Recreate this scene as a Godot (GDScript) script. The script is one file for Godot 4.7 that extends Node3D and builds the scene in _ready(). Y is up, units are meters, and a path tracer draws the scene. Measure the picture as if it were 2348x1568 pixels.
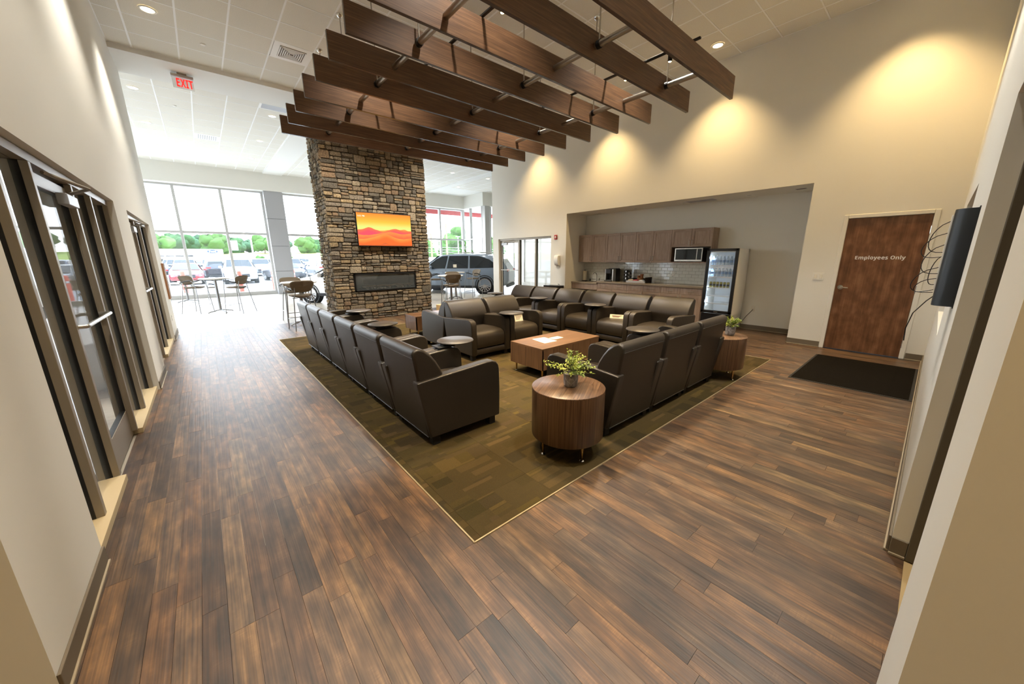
extends Node3D

# ---------------------------------------------------------------- mesh helper
class MB:
	var v := PackedVector3Array()
	var n := PackedVector3Array()
	var u := PackedVector2Array()
	var c := PackedColorArray()
	var i := PackedInt32Array()
	var col := Color.WHITE
	var xf := Transform3D()
	var grain := 1
	var uo := Vector2.ZERO

	func tri(a: Vector3, b: Vector3, d: Vector3, na: Vector3, nb: Vector3, nd: Vector3, ua := Vector2.ZERO, ub := Vector2.ZERO, ud := Vector2.ZERO) -> void:
		if (b - a).cross(d - a).dot(na + nb + nd) > 0.0:
			var t := b; b = d; d = t
			t = nb; nb = nd; nd = t
			var w := ub; ub = ud; ud = w
		var k := v.size()
		for q in [[a, na, ua], [b, nb, ub], [d, nd, ud]]:
			v.append(xf * (q[0] as Vector3))
			n.append((xf.basis * (q[1] as Vector3)).normalized())
			u.append((q[2] as Vector2) + uo)
			c.append(col)
		i.append(k); i.append(k + 1); i.append(k + 2)

	func uvof(p: Vector3, nn: Vector3) -> Vector2:
		# v runs along the grain axis, u across it
		var ax := nn.abs().max_axis_index()
		var rest := [0, 1, 2]
		rest.erase(ax)
		if ax == grain:
			return Vector2(p[rest[0]], p[rest[1]])
		rest.erase(grain)
		return Vector2(p[rest[0]], p[grain])

	func quad(a: Vector3, b: Vector3, d: Vector3, e: Vector3, nn: Vector3, uvs = null) -> void:
		if uvs == null:
			uvs = [uvof(a, nn), uvof(b, nn), uvof(d, nn), uvof(e, nn)]
		tri(a, b, d, nn, nn, nn, uvs[0], uvs[1], uvs[2])
		tri(a, d, e, nn, nn, nn, uvs[0], uvs[2], uvs[3])

	func flat(pts: Array, out: Vector3) -> void:
		# planar polygon, fan from first point
		for k in range(1, pts.size() - 1):
			var nn: Vector3 = (pts[k] - pts[0]).cross(pts[k + 1] - pts[0]).normalized()
			if nn.dot(out) < 0.0:
				nn = -nn
			tri(pts[0], pts[k], pts[k + 1], nn, nn, nn, uvof(pts[0], nn), uvof(pts[k], nn), uvof(pts[k + 1], nn))

	func box(ct: Vector3, s: Vector3, bev := 0.0) -> MB:
		var h := s * 0.5
		if bev <= 0.0:
			for ax in 3:
				for sg in [-1.0, 1.0]:
					var nn := Vector3.ZERO
					nn[ax] = sg
					var a1 := (ax + 1) % 3
					var a2 := (ax + 2) % 3
					var q := []
					for w in [[-1, -1], [1, -1], [1, 1], [-1, 1]]:
						var p := ct
						p[ax] += sg * h[ax]
						p[a1] += w[0] * h[a1]
						p[a2] += w[1] * h[a2]
						q.append(p)
					quad(q[0], q[1], q[2], q[3], nn)
			return self
		bev = minf(bev, minf(h.x, minf(h.y, h.z)) * 0.98)
		var g := h - Vector3.ONE * bev
		var at := func(sx: float, sy: float, sz: float, ax: int) -> Vector3:
			var sgn := Vector3(sx, sy, sz)
			var p := Vector3(sgn.x * g.x, sgn.y * g.y, sgn.z * g.z)
			p[ax] = sgn[ax] * h[ax]
			return ct + p
		for ax in 3:
			var a1 := (ax + 1) % 3
			var a2 := (ax + 2) % 3
			for sg in [-1.0, 1.0]:
				var nn := Vector3.ZERO
				nn[ax] = sg
				var q := []
				for w in [[-1, -1], [1, -1], [1, 1], [-1, 1]]:
					var e := Vector3.ZERO
					e[ax] = sg; e[a1] = w[0]; e[a2] = w[1]
					q.append(at.call(e.x, e.y, e.z, ax))
				quad(q[0], q[1], q[2], q[3], nn)
			# edges along ax
			for s1 in [-1.0, 1.0]:
				for s2 in [-1.0, 1.0]:
					var e0 := Vector3.ZERO
					e0[ax] = -1; e0[a1] = s1; e0[a2] = s2
					var e1 := e0
					e1[ax] = 1
					var n1 := Vector3.ZERO; n1[a1] = s1
					var n2 := Vector3.ZERO; n2[a2] = s2
					var p0: Vector3 = at.call(e0.x, e0.y, e0.z, a1)
					var p1: Vector3 = at.call(e1.x, e1.y, e1.z, a1)
					var p2: Vector3 = at.call(e1.x, e1.y, e1.z, a2)
					var p3: Vector3 = at.call(e0.x, e0.y, e0.z, a2)
					tri(p0, p1, p2, n1, n1, n2, uvof(p0, n1), uvof(p1, n1), uvof(p2, n1))
					tri(p0, p2, p3, n1, n2, n2, uvof(p0, n1), uvof(p2, n1), uvof(p3, n1))
		for sx in [-1.0, 1.0]:
			for sy in [-1.0, 1.0]:
				for sz in [-1.0, 1.0]:
					tri(at.call(sx, sy, sz, 0), at.call(sx, sy, sz, 1), at.call(sx, sy, sz, 2), Vector3(sx, 0, 0), Vector3(0, sy, 0), Vector3(0, 0, sz))
		return self

	func span(a: Vector3, b: Vector3, bev := 0.0) -> MB:
		return box((a + b) * 0.5, (b - a).abs(), bev)

	func tube(pts: Array, r: float, sides := 8, caps := true, r2 := -1.0) -> MB:
		var m := pts.size()
		var rings := []
		var up := Vector3.ZERO
		for k in m:
			var t: Vector3 = (pts[mini(k + 1, m - 1)] - pts[maxi(k - 1, 0)]).normalized()
			if up == Vector3.ZERO:
				up = t.cross(Vector3.UP if absf(t.y) < 0.9 else Vector3.RIGHT).normalized()
			up = (up - t * up.dot(t)).normalized()
			var w := t.cross(up)
			var rr := r if r2 < 0.0 else lerpf(r, r2, float(k) / maxf(1.0, m - 1))
			var ring := []
			for s in sides:
				var a := TAU * s / sides
				var d := up * cos(a) + w * sin(a)
				ring.append([pts[k] + d * rr, d])
			rings.append(ring)
		var ln := 0.0
		for k in m - 1:
			var l2: float = ln + (pts[k + 1] - pts[k]).length()
			for s in sides:
				var s2 := (s + 1) % sides
				var A = rings[k][s]; var B = rings[k][s2]; var C = rings[k + 1][s2]; var D = rings[k + 1][s]
				tri(A[0], B[0], C[0], A[1], B[1], C[1], Vector2(float(s) / sides, ln), Vector2(float(s + 1) / sides, ln), Vector2(float(s + 1) / sides, l2))
				tri(A[0], C[0], D[0], A[1], C[1], D[1], Vector2(float(s) / sides, ln), Vector2(float(s + 1) / sides, l2), Vector2(float(s) / sides, l2))
			ln = l2
		if caps:
			for e in [0, m - 1]:
				var nn: Vector3 = (pts[0] - pts[1]).normalized() if e == 0 else (pts[m - 1] - pts[m - 2]).normalized()
				for s in range(1, sides - 1):
					tri(rings[e][0][0], rings[e][s][0], rings[e][s + 1][0], nn, nn, nn)
		return self

	func lathe(prof: Array, ct := Vector3.ZERO, seg := 24, sx := 1.0, sz := 1.0) -> MB:
		# prof: Vector2(radius, y); normals smooth unless the angle between pieces is large
		var m := prof.size()
		var nr := []
		for k in m - 1:
			var d: Vector2 = prof[k + 1] - prof[k]
			nr.append(Vector2(d.y, -d.x).normalized())
		var ln := 0.0
		for k in m - 1:
			var n0: Vector2 = nr[k]
			var n1: Vector2 = nr[k]
			if k > 0 and nr[k - 1].dot(nr[k]) > 0.5:
				n0 = (nr[k - 1] + nr[k]).normalized()
			if k < m - 2 and nr[k + 1].dot(nr[k]) > 0.5:
				n1 = (nr[k + 1] + nr[k]).normalized()
			var l2: float = ln + (prof[k + 1] - prof[k]).length()
			for s in seg:
				var a0 := TAU * s / seg
				var a1 := TAU * (s + 1) / seg
				var d0 := Vector3(cos(a0) * sx, 0, sin(a0) * sz)
				var d1 := Vector3(cos(a1) * sx, 0, sin(a1) * sz)
				var P: Vector2 = prof[k]
				var Q: Vector2 = prof[k + 1]
				var A := ct + d0 * P.x + Vector3.UP * P.y
				var B := ct + d1 * P.x + Vector3.UP * P.y
				var C := ct + d1 * Q.x + Vector3.UP * Q.y
				var D := ct + d0 * Q.x + Vector3.UP * Q.y
				var na := d0 * n0.x + Vector3.UP * n0.y
				var nb := d1 * n0.x + Vector3.UP * n0.y
				var nc := d1 * n1.x + Vector3.UP * n1.y
				var nd := d0 * n1.x + Vector3.UP * n1.y
				var rr := maxf(P.x, Q.x)
				var U0 := a0 * rr
				var U1 := a1 * rr
				if absf(nr[k].y) > 0.9:
					# flat lids get plane coordinates
					if P.x > 1e-6: tri(A, B, C, na, nb, nc, Vector2(A.z, A.x), Vector2(B.z, B.x), Vector2(C.z, C.x))
					if Q.x > 1e-6: tri(A, C, D, na, nc, nd, Vector2(A.z, A.x), Vector2(C.z, C.x), Vector2(D.z, D.x))
				else:
					if P.x > 1e-6: tri(A, B, C, na, nb, nc, Vector2(U0, ln), Vector2(U1, ln), Vector2(U1, l2))
					if Q.x > 1e-6: tri(A, C, D, na, nc, nd, Vector2(U0, ln), Vector2(U1, l2), Vector2(U0, l2))
			ln = l2
		return self

	func prism(poly: Array, x0: float, x1: float, bev := 0.0, smooth := 0.6) -> MB:
		# poly: Vector2(z, y), extruded along x from x0 to x1, ends bevelled by bev
		var m := poly.size()
		var area := 0.0
		for k in m:
			area += poly[k].x * poly[(k + 1) % m].y - poly[(k + 1) % m].x * poly[k].y
		var sg := 1.0 if area > 0.0 else -1.0
		var en := []
		for k in m:
			var d: Vector2 = poly[(k + 1) % m] - poly[k]
			en.append(Vector2(d.y, -d.x).normalized() * sg)
		var ins := []
		for k in m:
			var a: Vector2 = en[(k + m - 1) % m]
			var b: Vector2 = en[k]
			var bi := (a + b).normalized()
			ins.append(poly[k] - bi * bev / maxf(0.4, bi.dot(b)))
		var ln := 0.0
		for k in m:
			var k2 := (k + 1) % m
			var na: Vector2 = en[k]
			var nb: Vector2 = en[k]
			if en[(k + m - 1) % m].dot(en[k]) > smooth:
				na = (en[(k + m - 1) % m] + en[k]).normalized()
			if en[k2].dot(en[k]) > smooth:
				nb = (en[k2] + en[k]).normalized()
			var A := Vector3(x0 + bev, poly[k].y, poly[k].x)
			var B := Vector3(x0 + bev, poly[k2].y, poly[k2].x)
			var C := Vector3(x1 - bev, poly[k2].y, poly[k2].x)
			var D := Vector3(x1 - bev, poly[k].y, poly[k].x)
			var NA := Vector3(0, na.y, na.x)
			var NB := Vector3(0, nb.y, nb.x)
			var l2: float = ln + (poly[k2] - poly[k]).length()
			tri(A, B, C, NA, NB, NB, Vector2(x0, ln), Vector2(x0, l2), Vector2(x1, l2))
			tri(A, C, D, NA, NB, NA, Vector2(x0, ln), Vector2(x1, l2), Vector2(x1, ln))
			ln = l2
			if bev > 0.0:
				for e in [[x0, x0 + bev, -1.0], [x1, x1 - bev, 1.0]]:
					var E := Vector3(e[0], ins[k].y, ins[k].x)
					var F := Vector3(e[0], ins[k2].y, ins[k2].x)
					var G := Vector3(e[1], poly[k2].y, poly[k2].x)
					var H := Vector3(e[1], poly[k].y, poly[k].x)
					var nx := Vector3(e[2], 0, 0)
					tri(E, F, G, nx, nx, NB)
					tri(E, G, H, nx, NB, NA)
		var pp := PackedVector2Array()
		for q in (ins if bev > 0.0 else poly):
			pp.append(q)
		var ti := Geometry2D.triangulate_polygon(pp)
		if ti.is_empty():
			# fan from the middle
			var mid := Vector2.ZERO
			for q in pp: mid += q
			pp.append(mid / m)
			for k in m:
				ti.append(m); ti.append(k); ti.append((k + 1) % m)
		for e in [[x0, -1.0], [x1, 1.0]]:
			var nn := Vector3(e[1], 0, 0)
			for k in range(0, ti.size(), 3):
				var q := []
				for j in 3:
					q.append(Vector3(e[0], pp[ti[k + j]].y, pp[ti[k + j]].x))
				tri(q[0], q[1], q[2], nn, nn, nn, Vector2(q[0].z, q[0].y), Vector2(q[1].z, q[1].y), Vector2(q[2].z, q[2].y))
		return self

	func grid(rows: Array, closed := false) -> MB:
		# rows of points joined into a smooth sheet
		var R := rows.size()
		var C: int = rows[0].size()
		var nm := []
		for r in R:
			var line := []
			for k in C:
				var k0 := (k + C - 1) % C if closed else maxi(k - 1, 0)
				var k1 := (k + 1) % C if closed else mini(k + 1, C - 1)
				var du: Vector3 = rows[r][k1] - rows[r][k0]
				var dv: Vector3 = rows[mini(r + 1, R - 1)][k] - rows[maxi(r - 1, 0)][k]
				var nn := dv.cross(du)
				line.append(nn.normalized() if nn.length() > 1e-12 else Vector3.UP)
			nm.append(line)
		for r in R - 1:
			for k in (C if closed else C - 1):
				var k1 := (k + 1) % C
				var q := [Vector2(float(k) / C, float(r) / R), Vector2(float(k + 1) / C, float(r) / R), Vector2(float(k + 1) / C, float(r + 1) / R), Vector2(float(k) / C, float(r + 1) / R)]
				tri(rows[r][k], rows[r][k1], rows[r + 1][k1], nm[r][k], nm[r][k1], nm[r + 1][k1], q[0], q[1], q[2])
				tri(rows[r][k], rows[r + 1][k1], rows[r + 1][k], nm[r][k], nm[r + 1][k1], nm[r + 1][k], q[0], q[2], q[3])
		return self

	func ball(ct: Vector3, r: Vector3, seg := 10, rings := 6, noise: FastNoiseLite = null, amp := 0.0) -> MB:
		var rows := []
		for a in rings + 1:
			var th := PI * a / rings
			var row := []
			for b in seg:
				var ph := TAU * b / seg
				var d := Vector3(sin(th) * cos(ph), cos(th), sin(th) * sin(ph))
				var k := 1.0
				if noise:
					k += amp * noise.get_noise_3d(ct.x * 3.0 + d.x * 2.0, ct.y * 3.0 + d.y * 2.0, ct.z * 3.0 + d.z * 2.0)
				row.append(ct + Vector3(d.x * r.x, d.y * r.y, d.z * r.z) * k)
			rows.append(row)
		return grid(rows, true)

	func quad_out(a: Vector3, b: Vector3, d: Vector3, e: Vector3, out: Vector3) -> MB:
		flat([a, b, d, e], out)
		return self

	func mesh() -> ArrayMesh:
		var arr := []
		arr.resize(Mesh.ARRAY_MAX)
		arr[Mesh.ARRAY_VERTEX] = v
		arr[Mesh.ARRAY_NORMAL] = n
		arr[Mesh.ARRAY_TEX_UV] = u
		arr[Mesh.ARRAY_COLOR] = c
		arr[Mesh.ARRAY_INDEX] = i
		var m := ArrayMesh.new()
		m.add_surface_from_arrays(Mesh.PRIMITIVE_TRIANGLES, arr)
		return m


# ---------------------------------------------------------------- scene helpers
var M := {}
var used := {}
var rng := RandomNumberGenerator.new()

func numbered(called: String) -> String:
	var k: int = used.get(called, 0)
	used[called] = k + 1
	return called if k == 0 else "%s_%03d" % [called, k]

func tag(o: Node3D, label: String, category: String, group := "", kind := "") -> Node3D:
	o.set_meta("label", label)
	if category: o.set_meta("category", category)
	if group: o.set_meta("group", group)
	if kind: o.set_meta("kind", kind)
	return o

func thing(called: String, label: String, category: String, at := Vector3.ZERO, turn := 0.0, group := "") -> Node3D:
	var o := Node3D.new()
	o.name = numbered(called)
	add_child(o)
	o.position = at
	o.rotation.y = turn
	return tag(o, label, category, group)

func part(parent: Node3D, called: String, b, m: Material, at := Vector3.ZERO) -> MeshInstance3D:
	var o := MeshInstance3D.new()
	o.name = called
	o.mesh = b.mesh() if b is MB else b
	o.material_override = m
	o.position = at
	parent.add_child(o, true)
	return o

func struct(called: String, label: String, b, m: Material, category := "") -> MeshInstance3D:
	var o := MeshInstance3D.new()
	o.name = numbered(called)
	if b != null:
		o.mesh = b.mesh() if b is MB else b
	o.material_override = m
	add_child(o)
	tag(o, label, category, "", "structure")
	return o

func single(called: String, label: String, category: String, b, m: Material, at := Vector3.ZERO, group := "") -> MeshInstance3D:
	var o := MeshInstance3D.new()
	o.name = numbered(called)
	o.mesh = b.mesh() if b is MB else b
	o.material_override = m
	o.position = at
	add_child(o)
	tag(o, label, category, group)
	return o

func copy(src: Node3D, at: Vector3, turn := 0.0, label := "", group := "") -> Node3D:
	var base := String(src.name)
	if base.length() > 4 and base[base.length() - 4] == "_" and base.right(3).is_valid_int():
		base = base.left(-4)
	var o: Node3D = src.duplicate()
	o.name = numbered(base)
	add_child(o)
	o.position = at
	o.rotation.y = turn
	if label: o.set_meta("label", label)
	if group: o.set_meta("group", group)
	return o

func text(parent: Node3D, called: String, words: String, size: float, m: Material, at: Vector3, turn: Vector3, depth := 0.002, font := "Droid Sans", bold := false, italic := false) -> MeshInstance3D:
	var t := TextMesh.new()
	var f := SystemFont.new()
	f.font_names = PackedStringArray([font])
	if bold: f.font_weight = 800
	if italic: f.font_italic = true
	t.font = f
	t.text = words
	t.font_size = 64
	t.pixel_size = size / 64.0
	t.depth = depth
	t.curve_step = 2.0
	var o := MeshInstance3D.new()
	o.name = called
	o.mesh = t
	o.material_override = m
	o.position = at
	o.rotation = turn
	parent.add_child(o, true)
	return o

func mat(key: String, col: Color, rough := 0.8, metal := 0.0, opt := {}) -> StandardMaterial3D:
	var m := StandardMaterial3D.new()
	m.resource_name = key
	m.albedo_color = col
	m.roughness = rough
	m.metallic = metal
	for k in opt:
		m.set(k, opt[k])
	M[key] = m
	return m

func rgb(r: int, g: int, b: int) -> Color:
	return Color(r / 255.0, g / 255.0, b / 255.0)

func lin(r: int, g: int, b: int) -> Color:
	return rgb(r, g, b).srgb_to_linear()

func glow(key: String, col: Color, e: float) -> StandardMaterial3D:
	var m := mat(key, col, 0.6)
	m.emission_enabled = true
	m.emission = col
	m.emission_energy_multiplier = e
	return m

func noise(seed_: int, freq: float, oct := 4) -> FastNoiseLite:
	var f := FastNoiseLite.new()
	f.seed = seed_
	f.frequency = freq
	f.noise_type = FastNoiseLite.TYPE_SIMPLEX_SMOOTH
	f.fractal_octaves = oct
	return f

func noise_tex(seed_: int, freq: float, stops: Array, w := 512, h := 512, oct := 4, bump := 0.0) -> Texture2D:
	# stops: [[offset, colour], ...] sRGB
	var im := noise(seed_, freq, oct).get_seamless_image(w, h)
	im.convert(Image.FORMAT_L8)
	var d := im.get_data()
	var lut := []
	for k in 256:
		var t := k / 255.0
		var cc: Color = stops[0][1]
		for s in range(1, stops.size()):
			if t >= stops[s - 1][0]:
				cc = stops[s - 1][1].lerp(stops[s][1], clampf((t - stops[s - 1][0]) / (stops[s][0] - stops[s - 1][0]), 0, 1))
		lut.append(cc)
	var o := PackedByteArray()
	o.resize(w * h * 3)
	for k in w * h:
		var cc: Color = lut[d[k]]
		o[k * 3] = cc.r8; o[k * 3 + 1] = cc.g8; o[k * 3 + 2] = cc.b8
	return ImageTexture.create_from_image(Image.create_from_data(w, h, false, Image.FORMAT_RGB8, o))

# ---------------------------------------------------------------- the scene
const SKY_ENERGY := 8.5
const EXPOSURE := 1.5
const WARM := Color(1.0, 0.85, 0.60)
const SOFT := Color(1.0, 0.975, 0.93)
const CEIL := 5.127
const E_WASH := 6.0
const E_LEFT := 6.5
const E_MID := 9.0
const E_SHOW := 2.5
const E_STONE := 17.0
const E_TRACK := 5.0

func _ready() -> void:
	rng.seed = 7
	var cam := Camera3D.new()
	cam.name = "camera"
	cam.transform = Transform3D(Basis(Vector3(0.76110914, -0.00714436, 0.64858448), Vector3(0.1559685, 0.97261587, -0.17231423), Vector3(-0.62959248, 0.23230868, 0.74138113)), Vector3(0, 1.575, 0))
	cam.fov = rad_to_deg(2.0 * atan(784.0 / 815.315))
	cam.near = 0.05
	cam.far = 900.0
	cam.current = true
	add_child(cam)
	var env := Environment.new()
	env.background_mode = Environment.BG_SKY
	var sm := ProceduralSkyMaterial.new()
	sm.sky_top_color = Color(0.80, 0.88, 0.97)
	sm.sky_horizon_color = Color(0.96, 0.98, 1.0)
	sm.sky_curve = 0.25
	sm.ground_bottom_color = Color(0.42, 0.42, 0.40)
	sm.ground_horizon_color = Color(0.62, 0.63, 0.62)
	sm.sky_energy_multiplier = 1.0
	sm.ground_energy_multiplier = 1.0
	var sk := Sky.new()
	sk.sky_material = sm
	env.sky = sk
	env.background_energy_multiplier = SKY_ENERGY
	env.ambient_light_source = Environment.AMBIENT_SOURCE_SKY
	env.tonemap_mode = Environment.TONE_MAPPER_LINEAR
	env.tonemap_exposure = EXPOSURE
	env.sdfgi_enabled = true
	env.ssao_enabled = true
	env.ssil_enabled = true
	var we := WorldEnvironment.new()
	we.name = "world"
	we.environment = env
	add_child(we)
	make_materials()
	build_shell()
	build_ceiling()
	build_floor()
	build_storefronts()
	build_fireplace()
	build_slats()
	build_kitchen()
	build_door_wall()
	build_seating()
	build_showroom()
	build_outside()
	build_small()
	print("built ", get_child_count())

# ---------------------------------------------------------------- materials
func streaks(seed_: int, w: int, h: int, ramp: Array, fine := 0.55, coarse := 0.35, blot := 0.25, saw := 0.0) -> ImageTexture:
	var a := noise(seed_, 0.09, 3).get_seamless_image(w, h / 32)
	var b := noise(seed_ + 1, 0.02, 3).get_seamless_image(w, h / 8)
	var c := noise(seed_ + 2, 0.008, 4).get_seamless_image(w, h)
	for im in [a, b, c]:
		im.convert(Image.FORMAT_L8)
	a.resize(w, h, Image.INTERPOLATE_CUBIC)
	b.resize(w, h, Image.INTERPOLATE_CUBIC)
	var da := a.get_data()
	var db := b.get_data()
	var dc := c.get_data()
	var s := noise(seed_ + 5, 0.35, 2)
	var o := PackedByteArray()
	o.resize(w * h * 3)
	var lut := []
	for k in 256:
		var t := k / 255.0 * (ramp.size() - 1)
		var q := mini(int(t), ramp.size() - 2)
		lut.append((ramp[q] as Color).lerp(ramp[q + 1], t - q))
	var sawrow := PackedFloat32Array()
	sawrow.resize(h)
	for y in h:
		sawrow[y] = saw * s.get_noise_1d(y)
	for y in h:
		for x in w:
			var k := y * w + x
			var t := 127.0 + (da[k] - 127.0) * fine + (db[k] - 127.0) * coarse + (dc[k] - 127.0) * blot
			if saw > 0.0 and dc[k] > 150:
				t += sawrow[y] * (dc[k] - 150.0)
			var cc: Color = lut[clampi(int(t), 0, 255)]
			o[k * 3] = cc.r8; o[k * 3 + 1] = cc.g8; o[k * 3 + 2] = cc.b8
	return ImageTexture.create_from_image(Image.create_from_data(w, h, false, Image.FORMAT_RGB8, o))

func carpet_tex(seed_: int) -> ImageTexture:
	var w := 384
	var r := RandomNumberGenerator.new()
	r.seed = seed_
	var tone := PackedFloat32Array()
	tone.resize(w * w)
	tone.fill(0.45)
	var hue := PackedFloat32Array()
	hue.resize(w * w)
	hue.fill(0.5)
	var rib := PackedFloat32Array()
	rib.resize(w * w)
	rib.fill(0.4)
	for k in 22:
		var bw := r.randi_range(90, 330)
		var bh := r.randi_range(24, 100)
		var x0 := r.randi_range(-40, w - 20)
		var y0 := r.randi_range(-20, w - 8)
		var t := r.randf_range(0.2, 0.78)
		var hh := r.randf()
		var rr := r.randf_range(0.1, 1.0) if r.randf() < 0.5 else 0.15
		for y in range(maxi(0, y0), mini(w, y0 + bh)):
			for x in range(maxi(0, x0), mini(w, x0 + bw)):
				tone[y * w + x] = lerpf(tone[y * w + x], t, 0.8)
				hue[y * w + x] = hh
				rib[y * w + x] = rr
	var o := PackedByteArray()
	o.resize(w * w * 3)
	var olive := Color(0.36, 0.30, 0.155)
	var rust := Color(0.355, 0.285, 0.195)
	var dark := Color(0.165, 0.152, 0.11)
	for y in w:
		# ribs about five millimetres apart run along u
		var rv := 1.0 if (y % 5) < 3 else 0.0
		for x in w:
			var k := y * w + x
			var b := olive.lerp(rust, hue[k])
			var t := tone[k] + r.randf_range(-0.16, 0.16) - rib[k] * (1.0 - rv) * 0.42
			var cc := dark.lerp(b, clampf(0.18 + t, 0.0, 1.25))
			o[k * 3] = clampi(int(cc.r * 255), 0, 255); o[k * 3 + 1] = clampi(int(cc.g * 255), 0, 255); o[k * 3 + 2] = clampi(int(cc.b * 255), 0, 255)
	return ImageTexture.create_from_image(Image.create_from_data(w, w, false, Image.FORMAT_RGB8, o))

func bump(seed_: int, freq: float, w := 256, oct := 3) -> ImageTexture:
	var im := noise(seed_, freq, oct).get_seamless_image(w, w)
	im.convert(Image.FORMAT_L8)
	return ImageTexture.create_from_image(im)

func make_materials() -> void:
	var tri := {"uv1_triplanar": true, "uv1_world_triplanar": true}
	mat("paint", rgb(230, 227, 217), 0.88)
	mat("paint_niche", rgb(232, 230, 220), 0.9)
	mat("paint_white", rgb(236, 235, 230), 0.85)
	mat("ceiling_tile", Color.WHITE, 0.95, 0.0, {"albedo_texture": noise_tex(3, 0.25, [[0.0, rgb(214, 210, 199)], [0.45, rgb(231, 228, 218)], [1.0, rgb(239, 236, 228)]], 256, 256), "uv1_scale": Vector3(1.6, 1.6, 1.6)})
	mat("grid_white", rgb(250, 250, 248), 0.5)
	mat("base_brown", rgb(112, 101, 84), 0.6)
	mat("base_edge", rgb(160, 146, 122), 0.5)
	# floor
	var fl := streaks(11, 512, 1024, [rgb(52, 42, 34), rgb(76, 61, 47), rgb(99, 79, 59), rgb(124, 99, 73), rgb(152, 126, 93)], 0.45, 0.35, 0.7, 0.6)
	var fb := streaks(15, 256, 512, [Color.BLACK, Color.WHITE], 1.0, 0.4, 0.0)
	mat("plank", Color.WHITE, 0.42, 0.0, {"albedo_texture": fl, "uv1_scale": Vector3(2.2, 0.42, 1), "vertex_color_use_as_albedo": true, "heightmap_enabled": true, "heightmap_texture": fb, "heightmap_scale": 0.06, "metallic_specular": 0.6})
	mat("underfloor", rgb(40, 32, 26), 0.9)
	for k in 5:
		mat("carpet%d" % k, Color.WHITE, 1.0, 0.0, {"albedo_texture": carpet_tex(40 + k), "vertex_color_use_as_albedo": true, "metallic_specular": 0.15, "heightmap_enabled": true, "heightmap_texture": bump(50 + k, 0.3), "heightmap_scale": 0.15})
	mat("edge_strip", rgb(190, 172, 136), 0.4, 0.6)
	mat("porcelain", Color.WHITE, 0.32, 0.0, {"albedo_texture": streaks(21, 256, 512, [rgb(176, 166, 150), rgb(200, 192, 178), rgb(214, 207, 195)], 0.5, 0.4, 0.3), "uv1_scale": Vector3(1.6, 0.8, 1), "vertex_color_use_as_albedo": true})
	mat("grout", rgb(150, 142, 130), 0.9)
	mat("tan_floor", rgb(176, 152, 108), 0.6)
	# stone
	mat("stone", Color.WHITE, 0.92, 0.0, {"albedo_texture": noise_tex(31, 0.02, [[0.0, rgb(150, 140, 125)], [0.45, rgb(205, 195, 180)], [0.7, rgb(240, 228, 208)], [1.0, rgb(255, 248, 232)]], 512, 512, 5), "vertex_color_use_as_albedo": true, "uv1_triplanar": true, "uv1_world_triplanar": true, "uv1_scale": Vector3(2.4, 2.4, 2.4), "heightmap_enabled": true, "heightmap_texture": bump(32, 0.05, 512, 5), "heightmap_scale": 2.2})
	mat("mortar", rgb(84, 74, 60), 0.95)
	# woods
	var sw := streaks(61, 512, 1024, [rgb(72, 50, 36), rgb(100, 72, 50), rgb(126, 93, 65)], 0.9, 0.5, 0.2)
	mat("slat", Color.WHITE, 0.42, 0.0, {"albedo_texture": sw, "uv1_scale": Vector3(3.0, 0.5, 1)})
	mat("slat_edge", rgb(70, 54, 46), 0.22)
	var wn := streaks(71, 512, 1024, [rgb(70, 49, 34), rgb(98, 72, 51), rgb(128, 97, 70)], 1.1, 0.6, 0.1)
	mat("walnut", Color.WHITE, 0.34, 0.0, {"albedo_texture": wn, "uv1_scale": Vector3(2.6, 0.45, 1)})
	var cb := streaks(81, 512, 1024, [rgb(124, 103, 87), rgb(156, 134, 116), rgb(178, 158, 140)], 1.0, 0.5, 0.1)
	mat("cabinet", Color.WHITE, 0.5, 0.0, {"albedo_texture": cb, "uv1_scale": Vector3(3.0, 0.6, 1)})
	mat("cabinet_groove", rgb(104, 84, 68), 0.6)
	var dr := streaks(91, 512, 512, [rgb(92, 60, 39), rgb(118, 80, 54), rgb(142, 102, 72)], 0.35, 0.6, 0.75, 0.3)
	mat("door_wood", Color.WHITE, 0.35, 0.0, {"albedo_texture": dr, "uv1_scale": Vector3(1.3, 0.9, 1)})
	mat("toe", rgb(40, 30, 24), 0.8)
	# leather, metals, plastics
	var lb := bump(101, 0.12, 512, 4)
	mat("leather", rgb(46, 40, 33), 0.36, 0.0, {"uv1_triplanar": true, "uv1_world_triplanar": false, "uv1_scale": Vector3(3, 3, 3), "heightmap_enabled": true, "heightmap_texture": lb, "heightmap_scale": 0.12, "metallic_specular": 0.5})
	mat("leather_seam", rgb(46, 41, 35), 0.5)
	mat("black_foot", rgb(18, 17, 16), 0.6)
	mat("tablet_top", rgb(58, 54, 52), 0.42)
	mat("black_metal", rgb(24, 23, 23), 0.45, 0.3)
	mat("black_plastic", rgb(20, 21, 23), 0.4)
	mat("charge_black", rgb(30, 36, 42), 0.42)
	mat("chrome", rgb(215, 214, 210), 0.16, 1.0)
	mat("brushed", rgb(176, 170, 160), 0.34, 1.0)
	mat("gold_leg", rgb(186, 158, 112), 0.25, 1.0)
	mat("steel", rgb(190, 186, 178), 0.28, 1.0)
	mat("stool_metal", rgb(150, 150, 150), 0.3, 0.9)
	mat("stool_pad", rgb(110, 97, 80), 0.75)
	mat("table_white", rgb(236, 234, 228), 0.35)
	mat("aluminium", rgb(190, 188, 184), 0.42, 0.15)
	mat("bronze_frame", rgb(150, 139, 122), 0.42, 0.15)
	mat("gasket", rgb(14, 14, 15), 0.5)
	mat("sill_tan", rgb(196, 176, 138), 0.6)
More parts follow.
